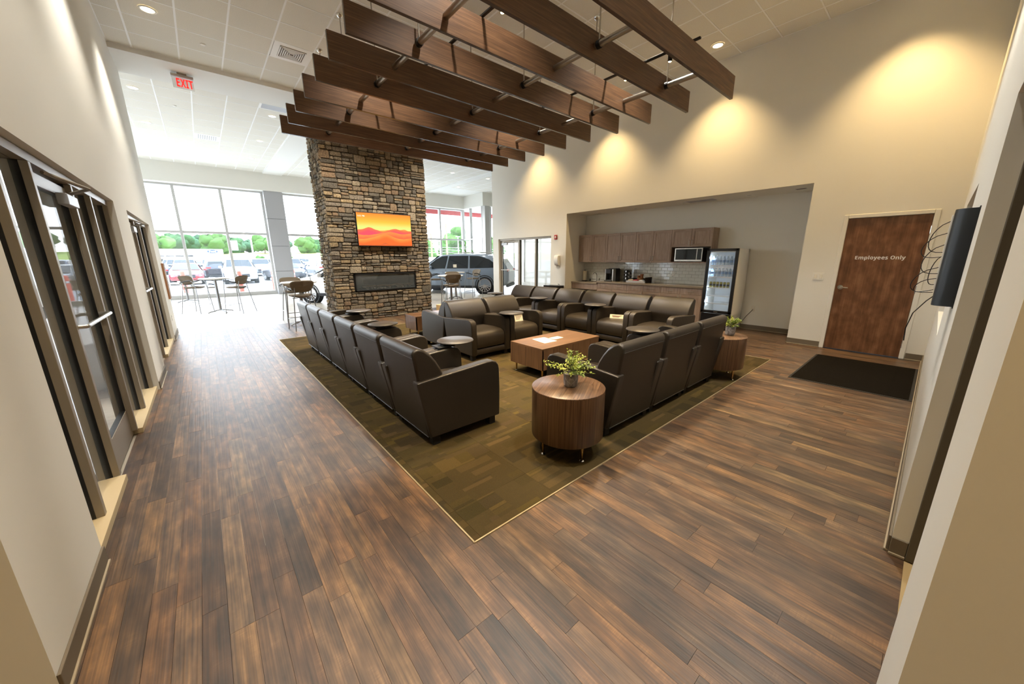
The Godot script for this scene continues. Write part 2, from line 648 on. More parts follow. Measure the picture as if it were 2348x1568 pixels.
	mat("steel_door_gray", rgb(92, 84, 70), 0.55)
	mat("panel_gray", rgb(176, 176, 178), 0.45, 0.2)
	var gl := mat("glass", Color(0.92, 0.96, 0.95, 0.04), 0.02)
	gl.transparency = BaseMaterial3D.TRANSPARENCY_ALPHA
	gl.metallic_specular = 0.5
	var go := mat("glass_office", Color(0.92, 0.96, 0.95, 0.04), 0.02)
	go.transparency = BaseMaterial3D.TRANSPARENCY_ALPHA
	go.metallic_specular = 0.22
	var cg := mat("car_glass", Color(0.03, 0.04, 0.045, 0.55), 0.04)
	cg.transparency = BaseMaterial3D.TRANSPARENCY_ALPHA
	mat("dark_glass", rgb(26, 32, 36), 0.05)
	mat("counter", Color.WHITE, 0.25, 0.0, {"albedo_texture": noise_tex(111, 0.12, [[0.0, rgb(104, 94, 80)], [0.5, rgb(132, 121, 104)], [1.0, rgb(150, 139, 122)]], 256, 256), "uv1_scale": Vector3(2, 2, 2)})
	mat("subway", rgb(222, 222, 212), 0.08, 0.0, {"clearcoat_enabled": true, "clearcoat": 0.6, "clearcoat_roughness": 0.05})
	mat("subway_grout", rgb(196, 192, 178), 0.9)
	mat("white_plastic", rgb(234, 232, 224), 0.45)
	mat("ivory_plastic", rgb(226, 220, 204), 0.5)
	mat("red_plastic", rgb(168, 34, 28), 0.45)
	mat("paper", rgb(238, 228, 204), 0.85)
	mat("paper_old", rgb(222, 208, 176), 0.85)
	mat("card_print", rgb(120, 84, 60), 0.85)
	mat("white_ink", rgb(240, 240, 238), 0.6)
	mat("mat_black", Color.WHITE, 1.0, 0.0, {"albedo_texture": noise_tex(121, 0.35, [[0.0, rgb(10, 9, 7)], [0.55, rgb(22, 19, 15)], [1.0, rgb(74, 64, 48)]], 512, 512, 2), "uv1_scale": Vector3(1.5, 1.5, 1.5), "heightmap_enabled": true, "heightmap_texture": bump(122, 0.3), "heightmap_scale": 0.4, "metallic_specular": 0.1})
	mat("mat_edge", rgb(34, 32, 28), 0.8)
	mat("concrete_pot", Color.WHITE, 0.5, 0.0, {"albedo_texture": noise_tex(131, 0.015, [[0.0, rgb(78, 76, 76)], [0.5, rgb(132, 128, 126)], [0.62, rgb(196, 192, 186)], [0.7, rgb(120, 116, 114)], [1.0, rgb(160, 156, 152)]], 256, 256, 3), "uv1_triplanar": true, "uv1_scale": Vector3(6, 2.5, 6)})
	for k in 3:
		mat("leaf%d" % k, [rgb(150, 164, 66), rgb(112, 132, 58), rgb(184, 190, 96)][k], 0.6, 0.0, {"backlight_enabled": true, "backlight": [rgb(90, 100, 30), rgb(60, 76, 24), rgb(110, 116, 40)][k]})
	mat("stem", rgb(96, 96, 48), 0.8)
	mat("leaf_big", rgb(62, 128, 44), 0.45, 0.0, {"backlight_enabled": true, "backlight": rgb(60, 110, 20)})
	glow("lamp_warm", Color(1.0, 0.90, 0.72), 9.0)
	glow("lamp_white", Color(1.0, 0.94, 0.84), 7.0)
	glow("lamp_spot", Color(1.0, 0.88, 0.66), 9.0)
	glow("exit_red", rgb(240, 40, 36), 0.8)
	mat("exit_plate", Color(0.95, 0.96, 0.95, 0.35), 0.1, 0.0, {"transparency": BaseMaterial3D.TRANSPARENCY_ALPHA})
	glow("fridge_glow", Color(0.85, 0.93, 1.0), 1.2)
	# outside
	mat("asphalt", Color.WHITE, 0.9, 0.0, {"albedo_texture": noise_tex(141, 0.05, [[0.0, rgb(120, 120, 122)], [1.0, rgb(164, 164, 164)]], 512, 512), "uv1_scale": Vector3(0.2, 0.2, 0.2)})
	mat("concrete", Color.WHITE, 0.85, 0.0, {"albedo_texture": noise_tex(142, 0.03, [[0.0, rgb(186, 182, 174)], [1.0, rgb(212, 208, 200)]], 256, 256), "uv1_scale": Vector3(0.3, 0.3, 0.3)})
	mat("grass", Color.WHITE, 1.0, 0.0, {"albedo_texture": noise_tex(143, 0.02, [[0.0, rgb(126, 148, 62)], [0.5, rgb(156, 176, 84)], [1.0, rgb(184, 196, 112)]], 512, 512, 5), "uv1_scale": Vector3(0.03, 0.03, 0.03)})
	mat("foliage", Color.WHITE, 0.95, 0.0, {"albedo_texture": noise_tex(144, 0.06, [[0.0, rgb(120, 140, 110)], [0.5, rgb(190, 205, 170)], [1.0, rgb(250, 255, 230)]], 256, 256, 5), "vertex_color_use_as_albedo": true, "uv1_triplanar": true, "uv1_scale": Vector3(0.25, 0.25, 0.25), "heightmap_enabled": true, "heightmap_texture": bump(145, 0.1), "heightmap_scale": 40.0})
	mat("bark", rgb(104, 88, 70), 0.9)
	mat("pole_wood", rgb(168, 120, 84), 0.85)
	mat("white_wall", rgb(240, 240, 240), 0.7)
	mat("white_metal", rgb(226, 228, 230), 0.5)
	mat("bollard", rgb(226, 78, 58), 0.5)
	mat("green_post", rgb(64, 108, 74), 0.6)
	mat("red_fascia", rgb(176, 52, 50), 0.5)
	mat("logo_blue", rgb(34, 62, 132), 0.35)
	mat("tyre", rgb(28, 28, 30), 0.8)
	mat("rim", rgb(200, 200, 202), 0.25, 0.8)
	mat("arch", rgb(44, 46, 50), 0.7)
	mat("head_lamp", rgb(220, 226, 232), 0.1, 0.3)
	mat("tail_lamp", rgb(190, 32, 30), 0.2)
	var paints := {"silver_blue": rgb(128, 142, 158), "white": rgb(236, 237, 238), "black": rgb(38, 42, 52), "red": rgb(170, 36, 44), "navy": rgb(66, 80, 110), "grey": rgb(120, 124, 128)}
	for k in paints:
		mat("car_" + k, paints[k], 0.3, 0.25 if k != "white" else 0.0, {"clearcoat_enabled": true, "clearcoat": 0.8, "clearcoat_roughness": 0.05})

# ---------------------------------------------------------------- walls
func sp(b: MB, x0: float, x1: float, y0: float, y1: float, z0: float, z1: float, bev := 0.0) -> MB:
	return b.span(Vector3(x0, y0, z0), Vector3(x1, y1, z1), bev)

func build_shell() -> void:
	var T := 5.3
	# left wall with two glazed openings
	var b := MB.new()
	sp(b, -0.84, -0.64, 0, T, -10.73, -9.66)
	sp(b, -0.84, -0.64, 2.21, T, -9.66, -6.99)
	sp(b, -0.84, -0.64, 0, T, -6.99, -6.045)
	sp(b, -0.84, -0.64, 2.21, T, -6.045, -2.62)
	sp(b, -0.84, -0.64, 0, T, -2.62, -1.83)
	struct("wall_left", "cream painted wall with two glazed door openings", b, M.paint)
	struct("wall_left", "cream return wall around the corner of the glazed wall", sp(MB.new(), -4.2, -0.84, 0, T, -2.03, -1.83), M.paint)
	# right wall: glazed opening, kitchen niche, wooden door
	b = MB.new()
	sp(b, 8.015, 8.2, 0, T, -10.45, -10.13)
	sp(b, 8.015, 8.2, 2.18, T, -10.13, -7.606)
	sp(b, 8.015, 8.2, 0, T, -7.606, -7.023)
	sp(b, 8.015, 8.2, 2.745, T, -7.023, -1.59)
	sp(b, 8.015, 8.2, 0, T, -1.59, -1.075)
	sp(b, 8.015, 8.2, 2.145, T, -1.075, -0.155)
	sp(b, 8.11, 8.2, 0, 2.145, -1.075, -0.155)  # unseen backing added behind the door leaf to stop outside light leaking
	sp(b, 8.015, 8.2, 0, T, -0.155, 0.25)
	struct("wall_right", "tall cream wall washed by downlights above kitchen niche", b, M.paint)
	struct("wall_niche", "recessed back wall of the kitchenette", sp(MB.new(), 8.915, 9.1, 0, 2.95, -7.2, -1.4), M.paint_niche)
	struct("wall_niche", "side wall of the niche beside the sink", sp(MB.new(), 8.2, 8.915, 0, 2.95, -7.2, -7.023), M.paint_niche)
	struct("wall_niche", "side wall of the niche beside the wooden door", sp(MB.new(), 8.2, 8.915, 0, 2.95, -1.59, -1.4), M.paint_niche)
	struct("ceiling", "low flat ceiling over the kitchenette niche", sp(MB.new(), 8.2, 8.915, 2.745, 2.9, -7.023, -1.59), M.paint_niche)
	# near wall with doorway and service window
	b = MB.new()
	sp(b, 0.895, 1.25, 0, T, 0.088, 0.25)
	sp(b, 1.25, 2.6, 2.2, T, 0.088, 0.25)
	sp(b, 2.6, 4.45, 0, T, 0.088, 0.25)
	sp(b, 4.45, 6.4, 0, 0.93, 0.088, 0.25)
	sp(b, 4.45, 6.4, 2.08, T, 0.088, 0.25)
	sp(b, 6.4, 8.015, 0, T, 0.088, 0.25)
	struct("wall_near", "cream wall with doorway and service window carrying the charging station", b, M.paint)
	struct("wall_near", "tan side wall of the entry passage", sp(MB.new(), 0.895, 1.1, 0, T, 0.25, 3.6), M.paint)
	struct("wall_back", "cream wall behind the entry passage", sp(MB.new(), -4.2, 1.1, 0, T, 3.5, 3.7), M.paint)
	struct("wall_back", "cream side wall of the entry passage", sp(MB.new(), -4.2, -4.0, 0, T, -1.83, 3.5), M.paint)
	# service room behind the near wall
	b = MB.new()
	sp(b, 1.1, 8.3, 0, 2.9, 3.0, 3.15)
	sp(b, 8.2, 8.35, 0, 2.9, 0.25, 3.0)
	sp(b, 1.1, 8.3, 2.8, 2.95, 0.25, 3.0)
	struct("wall_service", "tan walls of the room behind the service window", b, M.paint)
	struct("floor_service", "tan floor of the room behind the doorway", sp(MB.new(), 1.1, 8.3, -0.1, -0.004, 0.15, 3.0), M.tan_floor)
	# door frame lining of the doorway in the near wall
	var df := struct("trim_1", "dark grey steel lining of the doorway", null, null)
	part(df, "jamb", sp(MB.new(), 2.58, 2.6, 0.0, 2.2, 0.15, 0.29, 0.004), M.steel_door_gray)
	part(df, "jamb", sp(MB.new(), 1.25, 1.27, 0.0, 2.2, 0.15, 0.29, 0.004), M.steel_door_gray)
	part(df, "head", sp(MB.new(), 1.25, 2.6, 2.18, 2.2, 0.15, 0.29, 0.004), M.steel_door_gray)
	# showroom walls: soffit above the far glazing, ends
	b = MB.new()
	sp(b, -8.2, 13.0, 4.42, T, -19.95, -19.25)
	struct("wall_far", "cream bulkhead above the far showroom glazing", b, M.paint)
	b = MB.new()
	sp(b, 12.6, 13.2, 4.43, T, -19.25, -17.3)
	sp(b, 13.2, 16.2, 4.43, T, -17.9, -17.3)
	struct("wall_far", "cream bulkhead above the side glazing of the entrance", b, M.paint)
	struct("wall_far", "cream end wall of the showroom", sp(MB.new(), 16.0, 16.2, 0, T, -17.9, -2.0), M.paint)
	struct("wall_far", "cream wall closing the showroom behind the niche", sp(MB.new(), 9.1, 16.0, 0, T, -2.2, -2.0), M.paint)
	struct("wall_office", "cream partition between the two offices behind the glazed wall", sp(sp(MB.new(), -4.2, -2.5, 0, T, -6.6, -6.45), -1.3, -0.84, 0, T, -6.6, -6.45), M.paint)
	struct("wall_office", "cream end partition of the farther office", sp(MB.new(), -1.3, -0.84, 0, T, -10.73, -10.6), M.paint)
	struct("wall_far", "cream back wall of the office behind the glazed openings", sp(MB.new(), -4.4, -4.2, 0, T, -10.73, -2.2), M.paint)  # unseen wall, added to keep side daylight off the lounge
	struct("wall_far", "cream wall with the offices beyond the glazed doors", sp(MB.new(), -8.2, -4.2, 0, T, -2.2, -2.0), M.paint)
	# baseboards
	var bb := func(called: String, label: String, list: Array) -> void:
		var o := struct(called, label, null, null)
		for q in list:
			part(o, "board", sp(MB.new(), q[0], q[1], 0.012, 0.1, q[2], q[3], 0.003), M.base_brown)
			part(o, "shoe", sp(MB.new(), q[0] - (0.008 if q[4] == 0 else 0.0), q[1] + (0.008 if q[4] == 1 else 0.0), 0.0, 0.014, q[2] - (0.008 if q[4] == 2 else 0.0), q[3] + (0.008 if q[4] == 3 else 0.0), 0.003), M.base_edge)
	bb.call("baseboard_right", "grey brown rubber baseboard along the wall with the wooden door", [[8.003, 8.015, -1.59, -1.128, 0], [8.003, 8.015, -0.1, 0.088, 0], [8.003, 8.015, -7.6, -7.023, 0], [8.003, 8.015, -10.45, -10.14, 0]])
	bb.call("baseboard_niche", "grey brown rubber baseboard inside the kitchenette niche", [[8.903, 8.915, -3.3, -1.59, 0], [8.03, 8.903, -1.602, -1.59, 2]])
	bb.call("baseboard_left", "grey brown rubber baseboard under the glazed wall", [[-0.64, -0.628, -2.62, -1.83, 1], [-0.64, -0.628, -6.98, -6.05, 1], [-0.64, -0.628, -10.73, -9.67, 1]])
	bb.call("baseboard_near", "grey brown rubber baseboard of the wall with the doorway", [[2.6, 8.0, 0.076, 0.088, 2], [2.588, 2.6, 0.088, 0.15, 0], [0.9, 1.25, 0.076, 0.088, 2]])

# ---------------------------------------------------------------- ceilings
func tile_field(root: Node3D, x0: float, x1: float, z0: float, z1: float, ox: float, oz: float, most: int, skip: Array) -> void:
	var s := 0.61
	var xs := [x0]
	var k := ceili((x0 - ox) / s + 0.02)
	while ox + k * s < x1 - 0.03:
		xs.append(ox + k * s); k += 1
	xs.append(x1)
	var zs := [z0]
	k = ceili((z0 - oz) / s + 0.02)
	while oz + k * s < z1 - 0.03:
		zs.append(oz + k * s); k += 1
	zs.append(z1)
	var cells := []
	for a in xs.size() - 1:
		for c in zs.size() - 1:
			var mid := Vector2((xs[a] + xs[a + 1]) * 0.5, (zs[c] + zs[c + 1]) * 0.5)
			var out := false
			for r in skip:
				if r.has_point(mid): out = true
			if not out:
				cells.append([mid.length(), xs[a], xs[a + 1], zs[c], zs[c + 1]])
	cells.sort_custom(func(p, q): return p[0] < q[0])
	var rest := MB.new()
	var cache := {}
	for j in cells.size():
		var q: Array = cells[j]
		var w: float = q[2] - q[1] - 0.022
		var d: float = q[4] - q[3] - 0.022
		if w < 0.03 or d < 0.03: continue
		var at := Vector3((q[1] + q[2]) * 0.5, CEIL + 0.009, (q[3] + q[4]) * 0.5)
		if j < most:
			var key := "%.3f %.3f" % [w, d]
			if not cache.has(key):
				cache[key] = MB.new().box(Vector3.ZERO, Vector3(w, 0.012, d), 0.003).mesh()
			part(root, "ceiling_tile", cache[key], M.ceiling_tile, at)
		else:
			rest.box(at, Vector3(w, 0.012, d))
	if rest.v.size():
		part(root, "far_tiles", rest, M.ceiling_tile).set_meta("kind", "stuff")
	for x in xs:
		part(root, "grid_bar", MB.new().box(Vector3(x, CEIL + 0.008, (z0 + z1) * 0.5), Vector3(0.026, 0.016, z1 - z0), 0.002), M.grid_white)
	for z in zs:
		part(root, "grid_bar", MB.new().box(Vector3((x0 + x1) * 0.5, CEIL + 0.0085, z), Vector3(x1 - x0, 0.015, 0.022), 0.002), M.grid_white)

func downlight(at: Vector3, r: float, label: String, group: String, energy: float, angle: float, m: StandardMaterial3D, col: Color) -> Node3D:
	var t := thing("downlight", label, "downlight", at, 0.0, group)
	part(t, "trim_ring", MB.new().lathe([Vector2(r, -0.004), Vector2(r + 0.004, -0.009), Vector2(r + 0.022, -0.008), Vector2(r + 0.028, 0.0)], Vector3.ZERO, 28), M.white_plastic)
	part(t, "lens", MB.new().lathe([Vector2(0, -0.004), Vector2(r, -0.004), Vector2(r, 0.0)], Vector3.ZERO, 28), m)
	if energy > 0.0:
		var l := SpotLight3D.new()
		l.name = "light"
		l.position = Vector3(0, -0.02, 0)
		l.rotation.x = -PI / 2
		l.light_color = col
		l.light_energy = energy
		l.spot_angle = angle
		l.spot_angle_attenuation = 0.75
		l.spot_range = 14.0
		l.spot_attenuation = 2.0
		l.light_size = r
		l.shadow_enabled = true
		t.add_child(l)
	return t

func build_ceiling() -> void:
	var c := struct("ceiling_slab", "slab over the whole building", sp(MB.new(), -8.4, 16.4, CEIL + 0.03, CEIL + 0.3, -20.0, 3.7), M.paint_white)
	var m := struct("ceiling", "white lay-in tile ceiling above the lounge", null, null)
	tile_field(m, -0.64, 8.015, -9.66, 0.088, -0.341, -8.46, 300, [Rect2(1.5, -8.46, 0.61, 0.61)])
	var f := struct("ceiling", "white lay-in tile ceiling above the entry passage", null, null)
	tile_field(f, -4.0, 0.895, 0.088, 3.5, -0.341, -8.46, 300, [])
	tile_field(f, -4.0, -0.64, -1.83, 0.088, -0.341, -8.46, 300, [])
	var s := struct("ceiling", "bright lay-in tile ceiling above the showroom", null, null)
	tile_field(s, -3.3, 2.55, -19.25, -10.73, -0.202, -10.73, 190, [])
	tile_field(s, 3.25, 10.0, -19.25, -10.73, -0.202, -10.73, 110, [])
	tile_field(s, 10.4, 16.0, -17.3, -10.73, -0.202, -10.73, 0, [])
	var b := MB.new()
	sp(b, -8.2, -3.3, CEIL, CEIL + 0.03, -19.25, -2.0)
	sp(b, -3.3, -0.84, CEIL, CEIL + 0.03, -10.73, -2.03)
	sp(b, 8.2, 16.0, CEIL, CEIL + 0.03, -10.73, -2.0)
	sp(b, 10.4, 16.0, CEIL, CEIL + 0.03, -19.25, -17.3)
	struct("ceiling", "plain white ceiling over the side areas of the showroom", b, M.paint_white)
	struct("trim_2", "smooth white drop beam between lounge and showroom ceilings", sp(MB.new(), -0.84, 8.2, 5.05, CEIL + 0.03, -10.73, -9.66), M.paint_white)
	struct("trim_3", "smooth white band in the showroom ceiling beside the stone chimney", sp(MB.new(), 2.55, 3.25, 5.085, CEIL + 0.03, -19.25, -10.73), M.paint_white)
	struct("trim_4", "smooth white band in the showroom ceiling above the parked silver car", sp(MB.new(), 10.0, 10.4, 5.085, CEIL + 0.03, -19.25, -10.73), M.paint_white)
	# downlights over the lounge
	var above := ["above the wooden door", "above the fridge end of the niche", "above the sink end of the niche", "above the glazed door"]
	for k in 4:
		var z: float = [-0.71, -3.149, -5.59, -8.03][k]
		downlight(Vector3(7.418, CEIL, z), 0.075, "round recessed warm downlight washing the tall wall %s" % above[k], "downlights along the niche wall", E_WASH, 47.0, M.lamp_warm, WARM)
	for z in [-8.139, -5.70, -3.26, -0.82, 1.62]:
		downlight(Vector3(-0.026, CEIL, z), 0.075, "round recessed warm downlight beside the glazed wall", "downlights along the glazed wall", E_LEFT, 47.0, M.lamp_warm, SOFT if z < -2.0 else WARM)
	for z in [-0.71, -3.149, -5.59, -8.08]:
		for x in [2.455, 4.936]:
			downlight(Vector3(x, CEIL, z), 0.075, "round recessed downlight above the slat canopy", "downlights above the slat canopy", E_MID if z > -7.0 else E_STONE, 47.0 if z > -7.0 else 58.0, M.lamp_warm, SOFT)
	for x in [-5.4, -3.0, -0.53, 1.96, 6.6, 8.85, 10.75]:  # the two leftmost rows are unseen, added to brighten from the left
		for z in [-11.73, -14.3, -16.86]:
			if x > 10.0 and z > -12.0: continue
			downlight(Vector3(x, CEIL, z), 0.075, "round recessed downlight in the showroom ceiling", "downlights in the showroom ceiling", E_SHOW, 50.0, M.lamp_white, Color(1.0, 0.97, 0.92))
	for q in [[0.594, -8.764], [0.09, -12.43]]:
		single("sprinkler_cover", "small white round sprinkler cover plate on ceiling tile", "sprinkler", MB.new().lathe([Vector2(0, -0.008), Vector2(0.036, -0.008), Vector2(0.042, 0.0)], Vector3.ZERO, 20), M.white_plastic, Vector3(q[0], CEIL, q[1]), "sprinkler covers")
	# square diffuser
	var v := thing("ceiling_diffuser", "square white stepped air diffuser near the slat canopy", "vent", Vector3(1.805, CEIL, -8.155))
	part(v, "panel", MB.new().box(Vector3(0, 0.006, 0), Vector3(0.588, 0.012, 0.588), 0.002), M.grid_white)
	part(v, "throat", MB.new().box(Vector3(0, 0.002, 0), Vector3(0.4, 0.012, 0.4)), M.cabinet_groove)
	for k in 6:
		var a := 0.19 - k * 0.031
		var fr := MB.new()
		for sgn in [-1, 1]:
			fr.box(Vector3(sgn * a, -0.008, 0), Vector3(0.014, 0.014, a * 2 + 0.014), 0.002)
			fr.box(Vector3(0, -0.008, sgn * a), Vector3(a * 2 + 0.014, 0.014, 0.014), 0.002)
		part(v, "cone_ring", fr, M.grid_white)
	var v2 := thing("ceiling_diffuser", "square white louvred air diffuser in the showroom ceiling", "vent", Vector3(0.71, CEIL, -14.9))
	part(v2, "panel", MB.new().box(Vector3(0, 0.006, 0), Vector3(0.588, 0.012, 0.588), 0.002), M.grid_white)
	for k in 9:
		part(v2, "louvre", MB.new().box(Vector3(-0.2 + k * 0.05, -0.004, 0), Vector3(0.012, 0.012, 0.42), 0.002), M.panel_gray)
	var v3 := thing("return_grille", "grey rectangular return air grille beside the slat canopy", "vent", Vector3(1.93, CEIL, -11.08))
	part(v3, "frame", MB.new().box(Vector3(0, 0.004, 0), Vector3(0.6, 0.014, 0.44), 0.003), M.grid_white)
	part(v3, "mesh_panel", MB.new().box(Vector3(0, -0.003, 0), Vector3(0.53, 0.006, 0.37)), M.panel_gray)
	# exit sign
	var e := thing("exit_sign", "ceiling hung exit sign with red letters on clear plate", "exit sign", Vector3(0.27, 5.05, -10.1), 0.0)
	part(e, "canopy", MB.new().box(Vector3(0, -0.014, 0), Vector3(0.14, 0.028, 0.09), 0.004), M.bronze_frame)
	part(e, "housing", MB.new().box(Vector3(0, -0.05, 0), Vector3(0.33, 0.045, 0.09), 0.006), M.brushed)
	part(e, "plate", MB.new().box(Vector3(0, -0.165, 0), Vector3(0.31, 0.19, 0.008), 0.002), M.exit_plate)
	text(e, "letters", "EXIT", 0.2, M.exit_red, Vector3(0.02, -0.163, 0.006), Vector3.ZERO, 0.004, "Droid Sans", true).scale = Vector3(0.6, 1.0, 1.0)

# ---------------------------------------------------------------- floors
const CX0 := 0.931
const CX1 := 6.453
const CZ0 := -8.28
const CZ1 := -1.437

func build_floor() -> void:
	struct("floor_slab", "subfloor under the whole building", sp(MB.new(), -8.4, 16.4, -0.2, -0.012, -20.0, 3.7), M.underfloor)
	var f := struct("floor", "dark wood look plank floor of the lounge", null, null)
	var w := 0.0915
	var planks := []
	var r := RandomNumberGenerator.new()
	r.seed = 99
	var emit := func(x0: float, x1: float, z0: float, z1: float) -> void:
		if x1 - x0 < 0.01 or z1 - z0 < 0.02: return
		planks.append([Vector2((x0 + x1) * 0.5, (z0 + z1) * 0.5), x0, x1, z0, z1])
	var row := 0
	var x := -4.0
	while x < 8.915:
		var xa := x
		var xb := minf(x + w, 8.915)
		var zlo := -10.36 if xb > -0.66 else -1.83
		var zhi := 3.5 if x < 0.88 else 0.15
		if xb > 8.02:
			zlo = -7.02
			zhi = -1.6
		var z := zhi + r.randf() * 0.9
		while z > zlo:
			var ln := r.randf_range(0.55, 1.25)
			var za := maxf(z - ln, zlo)
			var zb := minf(z, zhi)
			z -= ln
			if zb - za < 0.02: continue
			if xb > CX0 and xa < CX1 and za < CZ1 and zb > CZ0:
				# cut round the carpet
				if zb > CZ1: emit.call(xa, xb, CZ1, zb)
				if za < CZ0: emit.call(xa, xb, za, CZ0)
				if xa < CX0: emit.call(xa, CX0, maxf(za, CZ0), minf(zb, CZ1))
				if xb > CX1: emit.call(CX1, xb, maxf(za, CZ0), minf(zb, CZ1))
			else:
				emit.call(xa, xb, za, zb)
		x += w
		row += 1
	# the planks that show largest: nearest to the camera and inside its view
	for q in planks:
		var c: Vector2 = q[0]
		var fwd := c.dot(Vector2(0.648, -0.762))
		var side := c.dot(Vector2(0.762, 0.648))
		var seen := fwd > 0.75 and absf(side) < fwd * 1.55 + 0.3
		q.append(c.length() if seen else 100.0 + c.length())
	planks.sort_custom(func(a, b): return a[5] < b[5])
	var rest := MB.new()
	var tones := [lin(246, 238, 230), lin(214, 200, 188), lin(196, 188, 182), lin(255, 240, 220), lin(236, 216, 196), lin(188, 174, 164), lin(255, 232, 204), lin(222, 216, 212)]
	for k in planks.size():
		var q: Array = planks[k]
		var b := rest if k >= 300 else MB.new()
		b.col = tones[r.randi() % tones.size()] * r.randf_range(0.8, 1.15)
		b.grain = 2
		b.uo = Vector2(r.randf() * 7.0, r.randf() * 9.0)
		var a := Vector3(q[1], -0.01, q[3])
		var e := Vector3(q[2], 0.0, q[4])
		var g := 0.0006
		var y0 := Vector3(0, 1, 0)
		var p := [Vector3(a.x + g, 0, a.z + g), Vector3(e.x - g, 0, a.z + g), Vector3(e.x - g, 0, e.z - g), Vector3(a.x + g, 0, e.z - g)]
		b.quad(p[0], p[1], p[2], p[3], y0)
		var lo := Vector3(0, -0.006, 0)
		for j in 4:
			var p0: Vector3 = p[j]
			var p1: Vector3 = p[(j + 1) % 4]
			var nn := (p1 - p0).cross(Vector3.UP).normalized()
			if nn.dot((p0 + p1) * 0.5 - (a + e) * 0.5) < 0: nn = -nn
			b.quad(p0, p1, p1 + lo, p0 + lo, nn)
		if k < 300:
			part(f, "plank", b, M.plank)
	part(f, "far_planks", rest, M.plank).set_meta("kind", "stuff")
	# carpet of square tiles
	var cp := thing("carpet", "olive brown patchwork tile carpet under the lounge seating", "carpet", Vector3(0, -0.008, 0))
	var xs := [CX0]
	var v := 0.98
	while v < CX1 - 0.05:
		if v > CX0 + 0.03: xs.append(v)
		v += 0.61
	xs.append(CX1)
	var zs := [CZ1]
	v = -1.73
	while v > CZ0 + 0.05:
		zs.append(v)
		v -= 0.61
	zs.append(CZ0)
	for a in xs.size() - 1:
		for c in zs.size() - 1:
			var b := MB.new()
			b.col = Color.WHITE * r.randf_range(0.85, 1.1)
			var x0: float = xs[a] + 0.0007
			var x1: float = xs[a + 1] - 0.0007
			var z1: float = zs[c] - 0.0007
			var z0: float = zs[c + 1] + 0.0007
			var o := Vector2(r.randi() % 4, r.randi() % 4) * 0.25
			var h := 0.014
			var s := 1.0 / 0.61
			b.quad(Vector3(x0, h, z0), Vector3(x1, h, z0), Vector3(x1, h, z1), Vector3(x0, h, z1), Vector3.UP, [o, o + Vector2((x1 - x0) * s, 0), o + Vector2((x1 - x0) * s, (z1 - z0) * s), o + Vector2(0, (z1 - z0) * s)])
			for e in [[Vector3(x0, h, z0), Vector3(x1, h, z0), Vector3(0, 0, -1)], [Vector3(x0, h, z1), Vector3(x1, h, z1), Vector3(0, 0, 1)], [Vector3(x0, h, z0), Vector3(x0, h, z1), Vector3(-1, 0, 0)], [Vector3(x1, h, z0), Vector3(x1, h, z1), Vector3(1, 0, 0)]]:
				b.quad(e[0], e[1], e[1] - Vector3(0, 0.012, 0), e[0] - Vector3(0, 0.012, 0), e[2])
			part(cp, "carpet_tile", b, M["carpet%d" % (r.randi() % 5)])
	for q in [[CX0 - 0.006, CX0 + 0.004, CZ0, CZ1 + 0.006], [CX1 - 0.004, CX1 + 0.006, CZ0, CZ1 + 0.006], [CX0 - 0.006, CX1 + 0.006, CZ1 - 0.004, CZ1 + 0.006], [CX0 - 0.006, CX1 + 0.006, CZ0 - 0.006, CZ0 + 0.004]]:
		part(cp, "edge_strip", sp(MB.new(), q[0], q[1], 0.004, 0.016, q[2], q[3], 0.002), M.edge_strip)
	# porcelain floor of the showroom
	var t := struct("floor", "pale porcelain tile floor of the showroom", null, null)
	part(t, "grout_bed", sp(MB.new(), -8.2, 16.0, -0.011, -0.003, -19.9, -2.2), M.grout)
	var cells := []
	var n := 0
	var z := -10.36
	while z > -19.7:
		var off := 0.305 if n % 2 else 0.0
		var xx := -8.2 - off
		while xx < 16.0:
			cells.append([Vector2(xx + 0.305, z - 0.305).length(), xx, z])
			xx += 0.61
		z -= 0.61
		n += 1
	for q in cells:
		var c := Vector2(q[1] + 0.3, q[2] - 0.3)
		if c.x < -1.2 or c.x > 9.5 or (c.x > 2.6 and c.x < 5.6): q[0] += 50.0
	cells.sort_custom(func(a, b): return a[0] < b[0])
	var far := MB.new()
	var variants := []
	for k in 10:
		var b := MB.new()
		b.grain = 0
		b.uo = Vector2(r.randf() * 5, r.randf() * 5)
		b.col = Color.WHITE * r.randf_range(0.88, 1.08)
		b.box(Vector3(0.305, -0.005, -0.305), Vector3(0.606, 0.01, 0.606), 0.001)
		variants.append(b.mesh())
	for k in cells.size():
		var q: Array = cells[k]
		if k < 240:
			part(t, "floor_tile", variants[r.randi() % 10], M.porcelain, Vector3(q[1], 0, q[2]))
		else:
			far.col = Color.WHITE * r.randf_range(0.88, 1.08)
			far.grain = 0
			far.uo = Vector2(r.randf() * 5, r.randf() * 5)
			var x0 := maxf(q[1], -8.2)
			var x1: float = minf(q[1] + 0.606, 16.0)
			if x1 > x0:
				far.quad(Vector3(x0, 0, q[2]), Vector3(x1, 0, q[2]), Vector3(x1, 0, q[2] - 0.606), Vector3(x0, 0, q[2] - 0.606), Vector3.UP)
	# side areas left and right of the lounge
	far.quad(Vector3(-8.2, 0, -10.36), Vector3(-0.86, 0, -10.36), Vector3(-0.86, 0, -2.2), Vector3(-8.2, 0, -2.2), Vector3.UP)
	far.quad(Vector3(8.2, 0, -10.36), Vector3(16, 0, -10.36), Vector3(16, 0, -7.25), Vector3(8.2, 0, -7.25), Vector3.UP)
	part(t, "far_floor_tiles", far, M.porcelain).set_meta("kind", "stuff")

